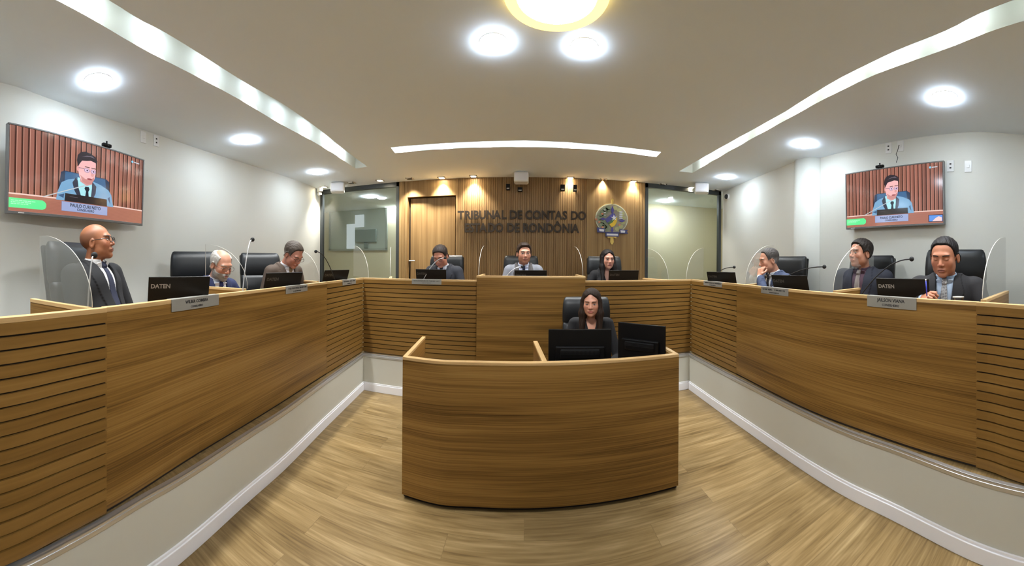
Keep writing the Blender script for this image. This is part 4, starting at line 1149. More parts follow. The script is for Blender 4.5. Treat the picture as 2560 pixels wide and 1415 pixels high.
    def vw(tz): return np.interp(tz, [V_, L - .12, L - .02, L + .05], [.0, .055, .062, .07]).astype(f32)
    def jacket(p):
        t = tot(p); d = torso(t, .012); d = np.where(True, d, d)
        for a, b, c in arms:
            m_ = c + (b - c).normalized() * .035
            fold = .0022 * np.sin(((p - V3(*b)) @ V3(1, .6, 1)) * 95) * np.exp(-((p - V3(*b)) ** 2).sum(-1) / .006)
            d = smin(d, cap(p, a, b, .064*k, .052), .03); d = smin(d, cap(p, b, m_, .052, .037) + fold, .02)
        x, y, z = t[:, 0], t[:, 1], t[:, 2]
        wv = vw(z); ax_ = np.abs(x)
        # lapels, raised
        lw_ = np.interp(z, [V_, V_ + .10, L - .10, L], [.0, .055, .080, .045]).astype(f32)
        lap_ = (ax_ < wv + lw_) & (z > V_) & (y > -.02)
        d = d - .008 * lap_
        d = d + .0016 * np.sin(z * 70 + x * 35) * sstep(L*.7, L*.3, z)
        # opening
        op = np.where(y > -.01, ax_ - wv, 1.0); op = np.where(z > V_, op, np.maximum(op, V_ - z))
        d = smax(d, -op, .003)
        # neck hole, hem
        d = smax(d, -(np.hypot(x, y - ncy(z)) - nr - .006 - .3 * np.maximum(z - L, 0)) + np.where(z > L - .055, 0, -1) , .004)
        d = smax(d, z - (L + .028), .006)
        return smax(d, -(z + .06), .01)
    def shirt(p):
        t = tot(p); d = torso(t, .001)
        x, y, z = t[:, 0], t[:, 1], t[:, 2]
        if S.get('open_neck'):
            op = np.where(y > 0, np.abs(x) - np.interp(z, [L*.62, L], [0, .055]).astype(f32), 1.0); op = np.where(z > L*.62, op, 1.0); d = smax(d, -op, .003)
        for a, b, c in arms: d = smin(d, cap(p, a, b, .048*k, .041), .03); d = smin(d, cap(p, b, c + (b - c).normalized() * .012, .041, .0305), .02)
        d = smax(d, z - (L + .005), .006) if not S.get('open_neck') else smax(d, z - (L - .01), .01)
        if S.get('open_neck'): d = smax(d, -(np.hypot(x, y) - .068) + np.where(z > L - .06, 0, -1), .004)
        return smax(d, -(z + .05), .01)
    def yfront(z0, e):
        ys_ = np.linspace(.0, .25, 251).astype(f32); q_ = np.zeros((251, 3), f32); q_[:, 1] = ys_; q_[:, 2] = z0
        return float(ys_[np.argmax(torso(q_, e) > 0)])
    kz = L - .030; ky = max(yfront(kz - .01, .003), ncy0(kz) + nr + .004) + .004
    def collar(p):
        t = tot(p); x, y, z = t[:, 0], t[:, 1], t[:, 2]
        cyz = ncy(z); rr = np.hypot(x, y - cyz); d = np.abs(rr - (nr + .002 - .20 * (z - L))) - .0036
        d = smax(d, (z - (L + .036 - .34 * np.maximum(y, 0))), .002); d = smax(d, -(z - L + .045), .002)
        gap = np.where(y > 0, np.abs(x) - np.maximum(.004, (z - (L - .020)) * .5), 1.0); d = smax(d, -gap, .002)
        for s in (-1, 1):
            R = np.array(Matrix.Rotation(radians(s * 24), 3, 'Y') @ Matrix.Rotation(radians(-24), 3, 'X') @ Matrix.Rotation(radians(-s * 26), 3, 'Z'), f32)
            d = smin(d, rbox(t, (s*.034, ky - .008, L - .036), (.019, .0040, .028), .003, R), .004)
        return d
    def tie(p):
        t = tot(p); x, y, z = t[:, 0], t[:, 1], t[:, 2]; d = torso(t, .0065)
        w_ = np.interp(z, [V_ - .02, L*.5, L - .07, L - .05], [.046, .036, .020, .016]).astype(f32)
        d = np.maximum(np.abs(d) - .003, np.abs(x) - w_); d = np.maximum(d, -y); d = np.maximum(d, z - (L - .045)); d = np.maximum(d, V_ - .04 - z)
        k0 = rbox(t, (0, ky, kz), (.0185, .014, .023), .009, np.array(Matrix.Rotation(radians(30), 3, 'X'), f32)); return smin(d, k0, .006)
    def trousers(p):
        t = tot(p); d = ell(t, (0, 0, .03), (.178*k, .138*k, .14)); d = smax(d, t[:, 2] - .12, .01)
        for a, b, c, f in legs: d = smin(d, cap(p, a, b, .090, .068), .04); d = smin(d, cap(p, b, c, .066, .052), .02)
        return smax(d, -(p[:, 2] - .09), .01)
    def shoe(i):
        a, b, c, f = legs[i]
        return lambda p: smax(smin(ell(p, (f[0], f[1] - .02, .045), (.045, .12, .042)), ell(p, (f[0], c[1], .07), (.042, .05, .06)), .02), -(p[:, 2] - .006), .004)
    g = S.get('cloth_res', .008); Zt = fromt((0, 0, L)).z + .09
    cx = np.arange(-.46, .46, g); cy = np.arange(-.24, .66, g)
    def add(name, fn, Z0, Z1, colr, mt='cloth_v', res=None, box=None, pat=None):
        r_ = res or g; X_ = np.arange(-.46, .46, r_) if box is None else np.arange(box[0], box[1], r_); Yr = np.arange(-.26, .70, r_) if box is None else np.arange(box[2], box[3], r_)
        v, f = mesh_sdf(fn, X_, Yr, np.arange(Z0, Z1, r_))
        cc = np.tile(L3(colr) * (.5 if name in ('jacket', 'trousers') and sum(colr) < 330 else .9), (len(v), 1))
        if pat is not None: cc = pat(v, cc)
        return np_mesh(name, v, f, M[mt], root, cc)
    if S.get('jacket'):
        def jp(v, cc):
            if 'lapel' in S:
                t = tot(v); wv = vw(t[:, 2]); lw_ = np.interp(t[:, 2], [V_, V_ + .10, L - .10, L], [.0, .055, .080, .045])
                mk = (np.abs(t[:, 0]) < wv + lw_) & (t[:, 2] > V_) & (t[:, 1] > -.03); cc[mk] = L3(S['lapel'])
            if S.get('weave'): cc = cc * (1 + .10 * np.sin(v[:, :1] * 900) * np.sin(v[:, 2:3] * 700))
            return cc
        add('jacket', jacket, .40, Zt, S['jacket'], res=S.get('jres', .0068), pat=jp)
    if S.get('shirt'):
        add('shirt', shirt, .42, Zt + .03, S['shirt'], res=.0062)
        if not S.get('open_neck'):
            cw = fromt((0, 0, L)); add('collar', collar, cw.z - .10, cw.z + .09, S['shirt'], res=.0031, box=(cw.x - .13, cw.x + .13, cw.y - .13, cw.y + .16))
    if S.get('tie'):
        def tp(v, cc):
            t = tot(v)
            if 'tie2' in S:
                mk = np.sin((t[:, 2] + t[:, 0] * .9) * 620) > .1; cc[mk] = L3(S['tie2'])
            return cc
        add('tie', tie, fromt((0, 0, V_ - .06)).z - .03, Zt, S['tie'], res=.004, box=(-.14, .14, -.24, .42), pat=tp)
    add('trousers', trousers, .06, .72, S.get('trousers', S.get('jacket') or (30, 30, 34)), res=.013)
    for i in (0, 1): add('shoe', shoe(i), -.01, .16, (20, 16, 14), res=.010)
    # glasses
    if S.get('glasses'):
        gc = S['glasses']; R = HR
        Mx = Matrix.Translation(hc) @ HR.to_4x4() @ Matrix.Scale(hs, 4)
        m = MB(Mx)
        for s in (-1, 1):
            pts = []
            for i in range(21):
                a = 2*pi*i/20; ca, sa = cos(a), sin(a)
                xx = s*.0335 + .0245*(abs(ca)**.7)*(1 if ca > 0 else -1); zz = .001 + .0165*(abs(sa)**.75)*(1 if sa > 0 else -1)
                pts.append((xx, .1025 - .22*abs(xx)**1.2 * .6 + .004, zz))
            m.tube(pts, S.get('gr', .0014), 6, cap=False)
            m.tube([(s*.058, .096, .006), (s*.072, .080, .008), (s*.0805, .0, .010), (s*.081, -.012, .000)], S.get('gr', .0014), 6)
        m.tube([(-.010, .1045, .005), (0, .1075, .008), (.010, .1045, .005)], S.get('gr', .0014), 6)
        gl = m.build('glasses', M[gc], root, smooth='all')
        m = MB(Mx)
        for s in (-1, 1):
            pts = []
            for i in range(20):
                a = 2*pi*i/20; ca, sa = cos(a), sin(a); xx = s*.0335 + .0240*(abs(ca)**.7)*(1 if ca > 0 else -1); zz = .001 + .016*(abs(sa)**.75)*(1 if sa > 0 else -1)
                pts.append((xx, .1025 - .22*abs(xx)**1.2 * .6 + .004, zz))
            m.add(pts, [tuple(range(20))])
        m.build('lens', M['acrylic'], gl)
    return root, arms
M['gl_black'] = mat('black_spectacle_frame', (20, 18, 20), .3); M['gl_wire'] = mat('wire_spectacle_frame', (90, 84, 80), .3, .8)
def hd(local_dir_deg): return radians(local_dir_deg)
REST = lambda: [((0.05, 1, -.15), (0, .1, 1), -1), ((-.05, 1, -.15), (0, .1, 1), 1)]
# ================================================================== wall screens
TVC = lambda c: L3(c)
def screen_mat():
    m = bpy.data.materials.new('lit_screen'); m.use_nodes = True; n = m.node_tree.nodes; b = n['Principled BSDF']
    a = n.new('ShaderNodeVertexColor'); a.layer_name = 'Col'; m.node_tree.links.new(a.outputs[0], b.inputs['Emission Color']); b.inputs['Emission Strength'].default_value = E_TV
    b.inputs['Base Color'].default_value = (.01, .01, .01, 1); b.inputs['Roughness'].default_value = .12; return m
M['screen'] = screen_mat(); M['tvframe'] = mat('grey_screen_frame', (112, 112, 112), .45, .1)
def tv_picture(w, h, inset):
    """the flat picture on the screen, as coloured patches; u to the right, v up, metres from the centre"""
    vs = []; fs = []; cs = []; lay = [0]
    def poly(pts, c, z=None):
        z = lay[0] if z is None else z; b = len(vs)
        for u, v in pts: vs.append(((u - .5) * w, -.0004 * z, (v - .5) * h))
        fs.append(list(range(b, b + len(pts)))); cs.append(c)
    def rect(u0, v0, u1, v1, c): poly([(u0, v0), (u1, v0), (u1, v1), (u0, v1)], c)
    def oval(cu, cv, ru, rv, c, n=20, a0=0, a1=2*pi): poly([(cu + ru*cos(a0 + (a1-a0)*k/n), cv + rv*sin(a0 + (a1-a0)*k/n)) for k in range(n)], c)
    rect(0, 0, 1, 1, (60, 28, 20)); lay[0] += 1
    rg = random.Random(3); N = 26
    for i in range(N):
        a = i / N + .004; b = (i + 1) / N - .007; k = rg.uniform(.82, 1.1)
        rect(a, .2, b, 1, (int(146*k), int(94*k), int(80*k))); 
    lay[0] += 1
    for i in range(N): rect(i/N + .004, .2, i/N + .008, 1, (184, 134, 118))
    rect(0, .0, 1, .205, (158, 102, 86)); lay[0] += 1
    for k in range(9): rect(0, .01 + k*.018, 1, .014 + k*.018, (144, 92, 76))
    rect(0, .198, 1, .215, (222, 190, 180)); lay[0] += 1
    poly([(.315, .2), (.31, .40), (.32, .55), (.345, .575), (.50, .57), (.655, .575), (.685, .54), (.69, .2)], (36, 52, 78)); lay[0] += 1
    poly([(.345, .44), (.35, .565), (.65, .565), (.66, .44)], (52, 92, 132)); lay[0] += 1
    poly([(.29, .19), (.30, .30), (.325, .42), (.37, .47), (.43, .50), (.56, .50), (.62, .47), (.68, .42), (.705, .36), (.725, .19)], (112, 156, 190)); lay[0] += 1
    poly([(.30, .25), (.345, .28), (.34, .22)], (60, 86, 120)); poly([(.675, .30), (.70, .22), (.69, .33)], (60, 86, 120)); 
    poly([(.425, .515), (.40, .44), (.415, .34), (.455, .22), (.50, .22), (.455, .42)], (46, 50, 66)); poly([(.545, .50), (.58, .44), (.575, .34), (.545, .22), (.51, .22), (.54, .42)], (60, 66, 84)); lay[0] += 1
    poly([(.435, .52), (.445, .38), (.475, .22), (.535, .22), (.545, .40), (.545, .50)], (158, 214, 222)); lay[0] += 1
    poly([(.495, .415), (.520, .415), (.527, .385), (.518, .35), (.525, .22), (.490, .22), (.500, .35), (.488, .385)], (28, 30, 44)); lay[0] += 1
    poly([(.45, .56), (.455, .47), (.505, .425), (.545, .46), (.55, .56)], (196, 140, 140)); lay[0] += 1
    pts = [(.443, .74), (.437, .64), (.447, .54), (.470, .475), (.505, .45), (.540, .465), (.562, .53), (.572, .62), (.570, .76), (.51, .80)]
    poly(pts, (226, 172, 172)); oval(.437, .635, .010, .035, (214, 150, 146)); lay[0] += 1
    poly([(.452, .56), (.470, .475), (.505, .45), (.540, .465), (.562, .53), (.556, .56), (.535, .515), (.49, .515)], (186, 126, 122)); lay[0] += 1
    poly([(.437, .66), (.427, .74), (.432, .81), (.455, .86), (.49, .88), (.53, .87), (.565, .84), (.582, .79), (.574, .72), (.568, .76), (.53, .775), (.50, .76), (.465, .75), (.447, .70)], (42, 36, 44)); lay[0] += 1
    poly([(.46, .80), (.50, .83), (.54, .84), (.56, .815), (.52, .825), (.48, .81)], (104, 96, 108)); lay[0] += 1
    oval(.493, .535, .024, .012, (150, 70, 78)) if False else oval(.525, .522, .020, .012, (140, 62, 70)); oval(.545, .585, .012, .022, (206, 146, 142))
    for cu in (.502, .551):
        oval(cu, .633, .021, .030, (98, 88, 128)); 
    lay[0] += 1
    for cu in (.502, .551): oval(cu, .633, .018, .026, (206, 176, 200))
    rect(.44, .645, .482, .652, (90, 76, 100)); lay[0] += 1
    for cu in (.504, .553): oval(cu, .633, .006, .010, (40, 34, 50)); rect(cu - .018, .672, cu + .018, .682, (66, 46, 50))
    poly([(.20, .205), (.205, .197), (.50, .425), (.495, .435)], (176, 184, 190)); lay[0] += 1
    poly([(.345, .185), (.348, .285), (.665, .285), (.668, .185)], (34, 30, 34)); lay[0] += 1
    rect(.38, .245, .44, .250, (96, 86, 92))
    rect(.325, .055, .672, .178, (112, 122, 152)); lay[0] += 1
    rect(.327, .058, .670, .175, (146, 158, 196)); lay[0] += 1
    q = [(.0, .04), (.20, .04), (.218, .055), (.225, .08), (.225, .115), (.215, .14), (.20, .155), (.0, .155)]
    poly(q, (92, 220, 140)); lay[0] += 1
    rg = random.Random(5)
    for r_ in range(3):
        u = .012
        while u < .14 - r_*.012:
            l = rg.uniform(.008, .024); rect(u, .122 - r_*.020, u + l, .130 - r_*.020, (176, 244, 200)); u += l + .004
    oval(.885, .925, .010, .018, (120, 190, 220)); 
    for k in range(5): rect(.90 + k*.011, .918, .909 + k*.011, .932, (196, 206, 216))
    if inset: 
        rect(.865, .02, 1, .14, (48, 40, 60)); lay[0] += 1; rect(.872, .03, .995, .13, (90, 140, 214)); lay[0] += 1; poly([(.90, .03), (.93, .08), (.96, .11), (.99, .09), (.99, .03)], (226, 196, 196))
    me = bpy.data.meshes.new('screen_picture'); me.from_pydata(vs, [], fs)
    a = me.color_attributes.new('Col', 'FLOAT_COLOR', 'CORNER'); k = 0
    for f, c in zip(fs, cs):
        for _ in f: a.data[k].color = lin(c); k += 1
    me.materials.append(M['screen']); o = bpy.data.objects.new('screen_picture', me); COL.objects.link(o); return o
def tv(pa, ra, pb, rb_, ztop, zbot, label, inset, tilt=2.0):
    a = Rr(pa, 500, ra); b = Rr(pb, 500, rb_); c = (a + b) / 2; d = b - a; w = hypot(d.x, d.y); h = ztop - zbot
    t = empty('wall_screen', (c.x, c.y, (ztop + zbot) / 2), atan2(d.y, d.x)); t.rotation_euler[0] = radians(tilt); tag(t, label, 'television', 'flat screens on the side walls')
    m = MB(); m.box((0, .020, 0), (w, .035, h)); m.build('housing', M['tvframe'], t, bevel=.004)
    m = MB(); m.box((0, .0, h/2 - .006), (w, .012, .012)); m.box((0, .0, -h/2 + .010), (w, .012, .020)); m.box((-w/2 + .006, 0, 0), (.012, .012, h - .03)); m.box((w/2 - .006, 0, 0), (.012, .012, h - .03)); m.build('bezel', M['tvframe'], t, bevel=.002)
    pc = tv_picture(w - .024, h - .032, inset); pc.parent = t; pc.location = (0, .001, .004)
    text_obj('caption', 'PAULO CURI NETO', .034*w/1.3, M['ink'], pc, ((.4985-.5)*w, -.0105, (.118-.5)*(h-.032)), (pi/2, 0, 0), .0002, .0006)
    text_obj('caption', 'CONSELHEIRO', .025*w/1.3, M['ink'], pc, ((.4985-.5)*w, -.0105, (.074-.5)*(h-.032)), (pi/2, 0, 0), .0002, .0004)
    m = MB(); m.box((-.42*w, -.0068, -h/2 + .010), (.05, .0015, .006)); m.build('maker_mark', M['white_plastic'], t)
    m = MB(); m.box((0, .055, 0), (.4, .04, .3)); m.build('wall_bracket', M['black'], t)
    return t, w, h
t1, w1, h1 = tv(18, 2.50, 357.5, 3.43, 2.585, 1.935, 'large wall screen on the left wall above the bald man', False)
t2, w2, h2 = tv(2114, 4.03, 2360, 3.49, 2.64, 1.995, 'wall screen on the right wall, with a small blue inset at lower right', True)
def webcam(t, u, h, label):
    o = empty('webcam', (0, 0, 0)); o.matrix_world = t.matrix_world
    bpy.context.view_layer.update(); o.location = t.matrix_world @ Vector((u, .01, h/2 + .001)); o.rotation_euler = t.rotation_euler; tag(o, label, 'camera', 'webcams on top of the wall screens')
    m = MB(); m.box((0, .0, .022), (.10, .035, .030)); m.build('body', M['black'], o, bevel=.008)
    m = MB(); m.box((0, .012, .005), (.035, .05, .012)); m.tube([(.0, .0, .035), (.0, .0, .06)], .008); m.build('clip', M['black'], o, bevel=.002)
    m = MB(Matrix.Rotation(pi/2, 4, 'X')); m.lathe([(.010, .016), (.010, .020), (0, .021)], (0, .022, 0)); m.build('lens', M['darkgrey'], o)
webcam(t1, .16*w1, h1, 'black webcam on the upper edge of the left wall screen')
webcam(t2, -.12*w2, h2, 'black webcam on the upper edge of the right wall screen')

# wall sockets and plates
def on_wall(path, px, py, gap=.004):
    q = cut(path, px, 0); p = q[-1]; d = (q[-1] - q[-2]).normalized(); n = Vector((d.y, -d.x)); v = (CY - py) / F0 + ROLL * sin(th(px))
    return Vector((p.x + n.x*gap, p.y + n.y*gap, H + v * hypot(p.x, p.y))), atan2(d.y, d.x)
def socket(path, px, py, label, holes=2):
    c, a = on_wall(path, px, py); t = empty('wall_plate', c, a); tag(t, label, 'socket', 'white wall plates')
    m = MB(); m.box((0, 0, 0), (.075, .010, .118)); m.build('plate', M['white_plastic'], t, bevel=.003)
    m = MB()
    if holes == 2:
        for z in (-.02, .02): m = MB(); m.box((0, -.0055, z), (.020, .001, .014)); m.build('socket_hole', M['darkgrey'], t)
    else:
        m.box((0, -.008, 0), (.03, .008, .03)); m.build('cover', M['white_plastic'], t, bevel=.002)
socket(wl, 357, 344, 'blank white wall plate on the left wall, left one above the screen corner', 1); socket(wl, 389, 353, 'white socket plate on the left wall under the ceiling, right one of the pair')
socket(wr, 2221, 370, 'white socket plate high on the right wall, left of the hanging cable'); socket(wr, 2251, 365, 'white plate on the right wall with a black cable plugged in', 1)
socket(wr, 2376, 415, 'white socket plate just right of the right wall screen'); socket(wr, 2420, 416, 'blank white wall plate, rightmost beside the right wall screen', 1)
ca, _ = on_wall(wr, 2249, 364, .025); cb_, _ = on_wall(wr, 2243, 408, .03)
m = MB(); m.tube([ca + Vector((.02, 0, 0)), ca, ca + Vector((-.01, .01, -.06)), (ca + cb_)/2 + Vector((.0, .02, 0)), cb_ + Vector((0, -.02, .05)), cb_], .0035, 6); o = m.build('power_cable', M['black_matte'], None, smooth='all'); tag(o, 'thin black cable hanging from the wall plate to the right wall screen', 'cable')

# ================================================================== boxes and cameras under the ceiling
def ceiling_box(px, y, label, w=.24, h=.16, d=.22, rz=0):
    x = y * tan(th(px)); t = empty('ceiling_speaker', (x, y, ZC - .0005), rz); tag(t, label, 'speaker', 'white boxes hanging under the ceiling')
    m = MB(); m.box((0, 0, -h/2 - .01), (w, d, h)); m.build('housing', M['white_plastic'], t, bevel=.025, seg=3)
    m = MB(); m.box((0, 0, -.006), (w*.5, d*.5, .012)); m.build('mount', M['white_plastic'], t)
    m = MB(); m.box((0, -d/2 - .001, -h/2 - .01), (w*.82, .004, h*.72)); m.build('grille', M['white'], t, bevel=.002)
ceiling_box(843, 5.15, 'white ceiling box in front of the left glass partition', rz=radians(28)); ceiling_box(1753, 5.15, 'white ceiling box in front of the right glass partition', rz=radians(-28)); ceiling_box(1302, 5.25, 'white ceiling box above the wall lettering, at the middle', w=.22, h=.15)
def little(px, py, label, w=.06, h=.09):
    c = Y(px, py, YB - .06); t = empty('wall_spot', c); tag(t, label, 'wall fitting', 'small black fittings on the wooden wall')
    m = MB(); m.box((0, 0, 0), (w, .07, h)); m.build('housing', M['black'], t, bevel=.004)
    m = MB(); m.box((0, -.036, -h*.28), (w*.7, .003, h*.18)); m.build('lens', M['chrome'], t)
    m = MB(); m.box((0, .045, h*.1), (w*.4, .04, h*.3)); m.build('bracket', M['darkgrey'], t)
little(1269, 468, 'small black fitting on the wooden wall left of the middle white box'); little(1299, 474, 'small dark fitting directly below the middle white box', .075, .06)
little(1405, 470, 'small black fitting above the letters, left one of the right pair', .07, .1); little(1436, 471, 'small black fitting above the letters, right one of the right pair', .06, .105)
c, a = on_wall(wr0, 1820, 492, .03); t = empty('dome_camera', c, a); tag(t, 'small round dark camera high on the white wall right of the glass partition', 'camera')
m = MB(Matrix.Rotation(pi/2, 4, 'X')); m.lathe([(.055, -.03), (.055, -.01), (.045, .0)], seg=24); m.build('base', M['white_plastic'], t, smooth=True)
m = MB(); m.ball((0, -.01, 0), (.045, .035, .045), 20, 12); m.build('dome', M['darkgrey'], t, smooth='all')
c, a = on_wall(wl, 789, 474, .08); t = empty('wall_sensor', c, a + .9); tag(t, 'white sensor with a dark window in the left corner beside the glass partition', 'sensor')
m = MB(); m.box((0, 0, 0), (.11, .07, .09)); m.build('housing', M['white_plastic'], t, bevel=.008); m = MB(); m.box((0, -.036, .02), (.075, .004, .035)); m.build('window', M['darkgrey'], t)
m = MB(); m.box((.02, 0, -.08), (.07, .06, .05)); m.tube([(0, 0, -.03), (0, .02, -.12)], .006); m.build('mount', M['white_plastic'], t, bevel=.005)

# ================================================================== lettering on the wooden wall
def advance(s, size):
    cu = bpy.data.curves.new('w', 'FONT'); cu.body = s; cu.size = size; o = bpy.data.objects.new('w', cu); COL.objects.link(o); bpy.context.view_layer.update(); x = o.dimensions.x; bpy.data.objects.remove(o); return x
def wall_line(s, pa, pb, ptop, pbot, root):
    a = Y(pa, pbot, YB - .02); b = Y(pb, pbot, YB - .02); top = Y((pa+pb)/2, ptop, YB - .02); hh = top.z - (a.z + b.z)/2
    size = hh / .70; tot = advance(s, size); sx = (b.x - a.x) / tot; base = (a.z + b.z) / 2
    for i, ch in enumerate(s):
        if ch == ' ': continue
        x = advance(s[:i+1], size) - advance(ch, size); 
        text_obj('letter', ch, size, M['letter'], root, (a.x + x*sx, YB - .03, base - ZP), (pi/2, 0, 0), .008, size*.032, 'LEFT', sx)
ws = empty('wall_sign', (0, 0, ZP)); tag(ws, 'two lines of dark bronze letters on the wooden back wall', 'sign')
wall_line('TRIBUNAL DE CONTAS DO', 1144, 1462, 526.5, 549, ws); wall_line('ESTADO DE RONDÔNIA', 1161, 1446, 558.5, 581, ws)
# ------------------------------------------------------------------ coat of arms
ec = Y(1529, 549, YB - .03); E_ = empty('coat_of_arms', ec); tag(E_, 'round painted coat of arms with a star and blue ribbons on the wooden wall', 'coat of arms')
K = .0068   # metres per photo pixel there
def em(name, polys, colr, y, th_=.008, rough=.4):
    if name + str(colr) not in M: M[name + str(colr)] = mat('enamel_' + name, colr, rough)
    for pl in polys:
        m = MB(); n = len(pl); vs = [((u - 1529)*K, y, (549 - v)*K) for u, v in pl] + [((u - 1529)*K, y + th_, (549 - v)*K) for u, v in pl]
        m.add(vs, [tuple(range(n)), tuple(range(n, 2*n))[::-1]] + [(i, (i+1) % n, n+(i+1) % n, n+i) for i in range(n)])
        m.build(name, M[name + str(colr)], E_)
def circ(cu, cv, ru, rv, n=32, a0=0, a1=2*pi): return [(cu + ru*cos(a0+(a1-a0)*k/n), cv - rv*sin(a0+(a1-a0)*k/n)) for k in range(n + (a1-a0 < 6))]
em('shield_rim', [circ(1529, 547, 40.5, 36.5)], (196, 202, 178), .004, .02); em('shield_field', [circ(1529, 547, 38.5, 34.5)], (150, 142, 122), -.002)
em('laurel', [circ(1529 + 29*cos(a), 547 - 27*sin(a), 7, 5, 10) for a in np.linspace(1.9, 4.3, 9)] + [circ(1529 + 20*cos(a), 547 - 21*sin(a), 6, 4, 10) for a in np.linspace(2.0, 4.1, 6)], (126, 140, 112), -.007)
em('coffee_branch', [circ(1529 + 29*cos(a), 547 - 27*sin(a), 6, 5, 10) for a in np.linspace(-1.1, 1.3, 7)], (172, 172, 118), -.007)
em('blossom', [circ(u, v, 3, 2.6, 8) for u, v in ((1505, 536), (1506, 568), (1498, 556), (1490, 550), (1548, 561))], (196, 128, 92), -.010)
em('silver_leaf', [circ(1551, 530 + 5*k, 5, 1.6, 8) for k in range(4)] + [circ(1511, 527 + 6*k, 3, 1.0, 8) for k in range(3)], (206, 210, 222), -.010)
em('cross', [[(1530, 516), (1534, 526), (1530, 540), (1526, 526)], [(1530, 565), (1533, 575), (1530, 581), (1526, 575)], [(1499, 548), (1507, 545), (1515, 548), (1507, 552)], [(1545, 551), (1554, 547), (1562, 551), (1554, 555)]], (74, 66, 140), -.012)
em('fort', [[(1512, 549), (1530, 534), (1536, 535), (1539, 546), (1532, 556), (1520, 560), (1514, 554)]], (70, 68, 146), -.018)
em('green_band', [[(1518, 557), (1527, 551), (1531, 543), (1535, 548), (1531, 556), (1522, 562)]], (78, 112, 66), -.022)
em('yellow_band', [[(1522, 561), (1530, 556), (1535, 548), (1541, 544), (1541, 553), (1536, 563), (1528, 568)]], (226, 190, 44), -.026)
st = []
for k in range(10): a = pi/2 + k*pi/5 + .1; r_ = 8 if k % 2 == 0 else 3.2; st.append((1533.5 + r_*cos(a), 545 - r_*sin(a)))
em('star', [st], (236, 236, 240), -.032)
em('torch', [[(1527, 501), (1530, 498), (1533, 501), (1532, 512), (1528, 512)], [(1518, 589), (1541, 589), (1540, 594), (1533, 592), (1529, 593), (1519, 594)], [(1526, 593), (1533, 593), (1534, 603), (1531, 609), (1528, 609), (1525, 603)]], (214, 184, 96), -.006)
em('ribbon', [[(1492, 569), (1512, 571), (1512, 581), (1493, 581)], [(1548, 572), (1570, 573), (1566, 577), (1570, 582), (1548, 582)], [(1513, 579), (1547, 579), (1546, 590), (1513, 590)]], (56, 62, 120), -.014, .01)
em('ribbon_text', [[(1497, 572.5), (1510, 573.5), (1509, 578.5), (1498, 578)], [(1550, 574), (1562, 575), (1561, 580), (1551, 580)], [(1516, 583), (1544, 583), (1544, 587.5), (1516, 587.5)]], (226, 226, 232), -.018)

# ================================================================== microphones
def mic(head, base, label, sag=.5, zb=ZW, bright=False):
    """gooseneck: from a foot on the worktop up to the capsule"""
    h = Vector(head); b = Vector((base[0], base[1], zb)); t = empty('gooseneck_microphone', b); tag(t, label, 'microphone', 'gooseneck microphones on the counters')
    m = MB(); m.lathe([(.045, 0), (.045, .012), (.030, .022), (.012, .026), (.010, .05)], seg=24); m.build('foot', M['black'] if not bright else M['steel'], t, smooth=True)
    d = h - b; pts = []
    for k in range(13):
        s = k / 12; p = Vector((d.x * s, d.y * s, .04 + (d.z - .04) * (sin(s * pi/2)**.9 if sag > 0 else s))) ; p += Vector((0, 0, 0)); pts.append(p)
    m = MB(); m.tube(pts, .0042, 8); m.build('neck', M['steel'] if bright else M['darkgrey'], t, smooth='all')
    e = (pts[-1] - pts[-2]).normalized(); m = MB(); m.ball(tuple(pts[-1] + e*.012), (.0165, .0165, .0165), 14, 10); m.build('capsule', M['black_matte'], t, smooth='all')
mic(Rr(233, 641, rc(233) + .16), Rr(217, 760, rc(217) + .13), 'bright gooseneck microphone in front of the bald man', bright=True)
mic(Rr(629, 600, rc(629) + .16), Rr(604, 715, rc(604) + .13), 'tall upright gooseneck microphone between the grey-bearded man and the man in brown', bright=True)
mic(Rr(791, 629, rc(791) + .16), Rr(845, 690, rc(845) + .13), 'gooseneck microphone in front of the left glass partition frame')
mic(Rr(1110, 645, rc(1110) + .16), Rr(1050, 690, rc(1050) + .13), 'thin gooseneck microphone before the face of the man reading', bright=True)
mic(Rr(1303, 667, rc(1303) + .16), Rr(1245, 690, rc(1245) + .13), 'gooseneck microphone pointing at the man on the raised middle counter', bright=True)
mic(Rr(1834, 668, rc(1834) + .16), Rr(1752, 698, rc(1752) + .13), 'gooseneck microphone behind the leftmost laptop of the right counter')
mic(Rr(2058, 667, rc(2058) + .16), Rr(1900, 710, rc(1900) + .13), 'gooseneck microphone above the second laptop of the right counter')
mic(Rr(2275, 648, rc(2275) + .16), Rr(2133, 730, rc(2133) + .13), 'long gooseneck microphone rising left of the laptop of the man with the pen')

# ================================================================== laptops on the counters
lap(450, 694, rc(450) + .13, (.95, -.30), 'large black laptop on the left counter behind the metal plate, its logo readable', 14)
lap(712, 680, rc(712) + .13, (.97, -.26), 'black laptop in front of the man in the brown suit', 18)
lap(843, 675, rc(843) + .13, (.97, -.26), 'black laptop near the left inner corner, before the left glass partition', 18)
lap(1077, 676, rc(1077) + .13, (.05, -1), 'black laptop in front of the man reading on the back counter', 14)
lap(1327, 677, rc(1327) + .13, (.02, -1), 'black laptop on the raised middle counter', 14)
lap(1560, 678, rc(1560) + .13, (-.05, -1), 'black laptop in front of the long-haired woman on the back counter', 14)
lap(1802, 683, rc(1802) + .13, (-.85, -.45), 'small-looking black laptop near the right inner corner, lid leaning', 18)
lap(1972, 687, rc(1972) + .13, (-.97, -.2), 'black laptop in front of the man resting his chin', 18)
lap(2255, 693, rc(2255) + .13, (-.99, -.14), 'large black laptop in front of the man with the pen', 14)
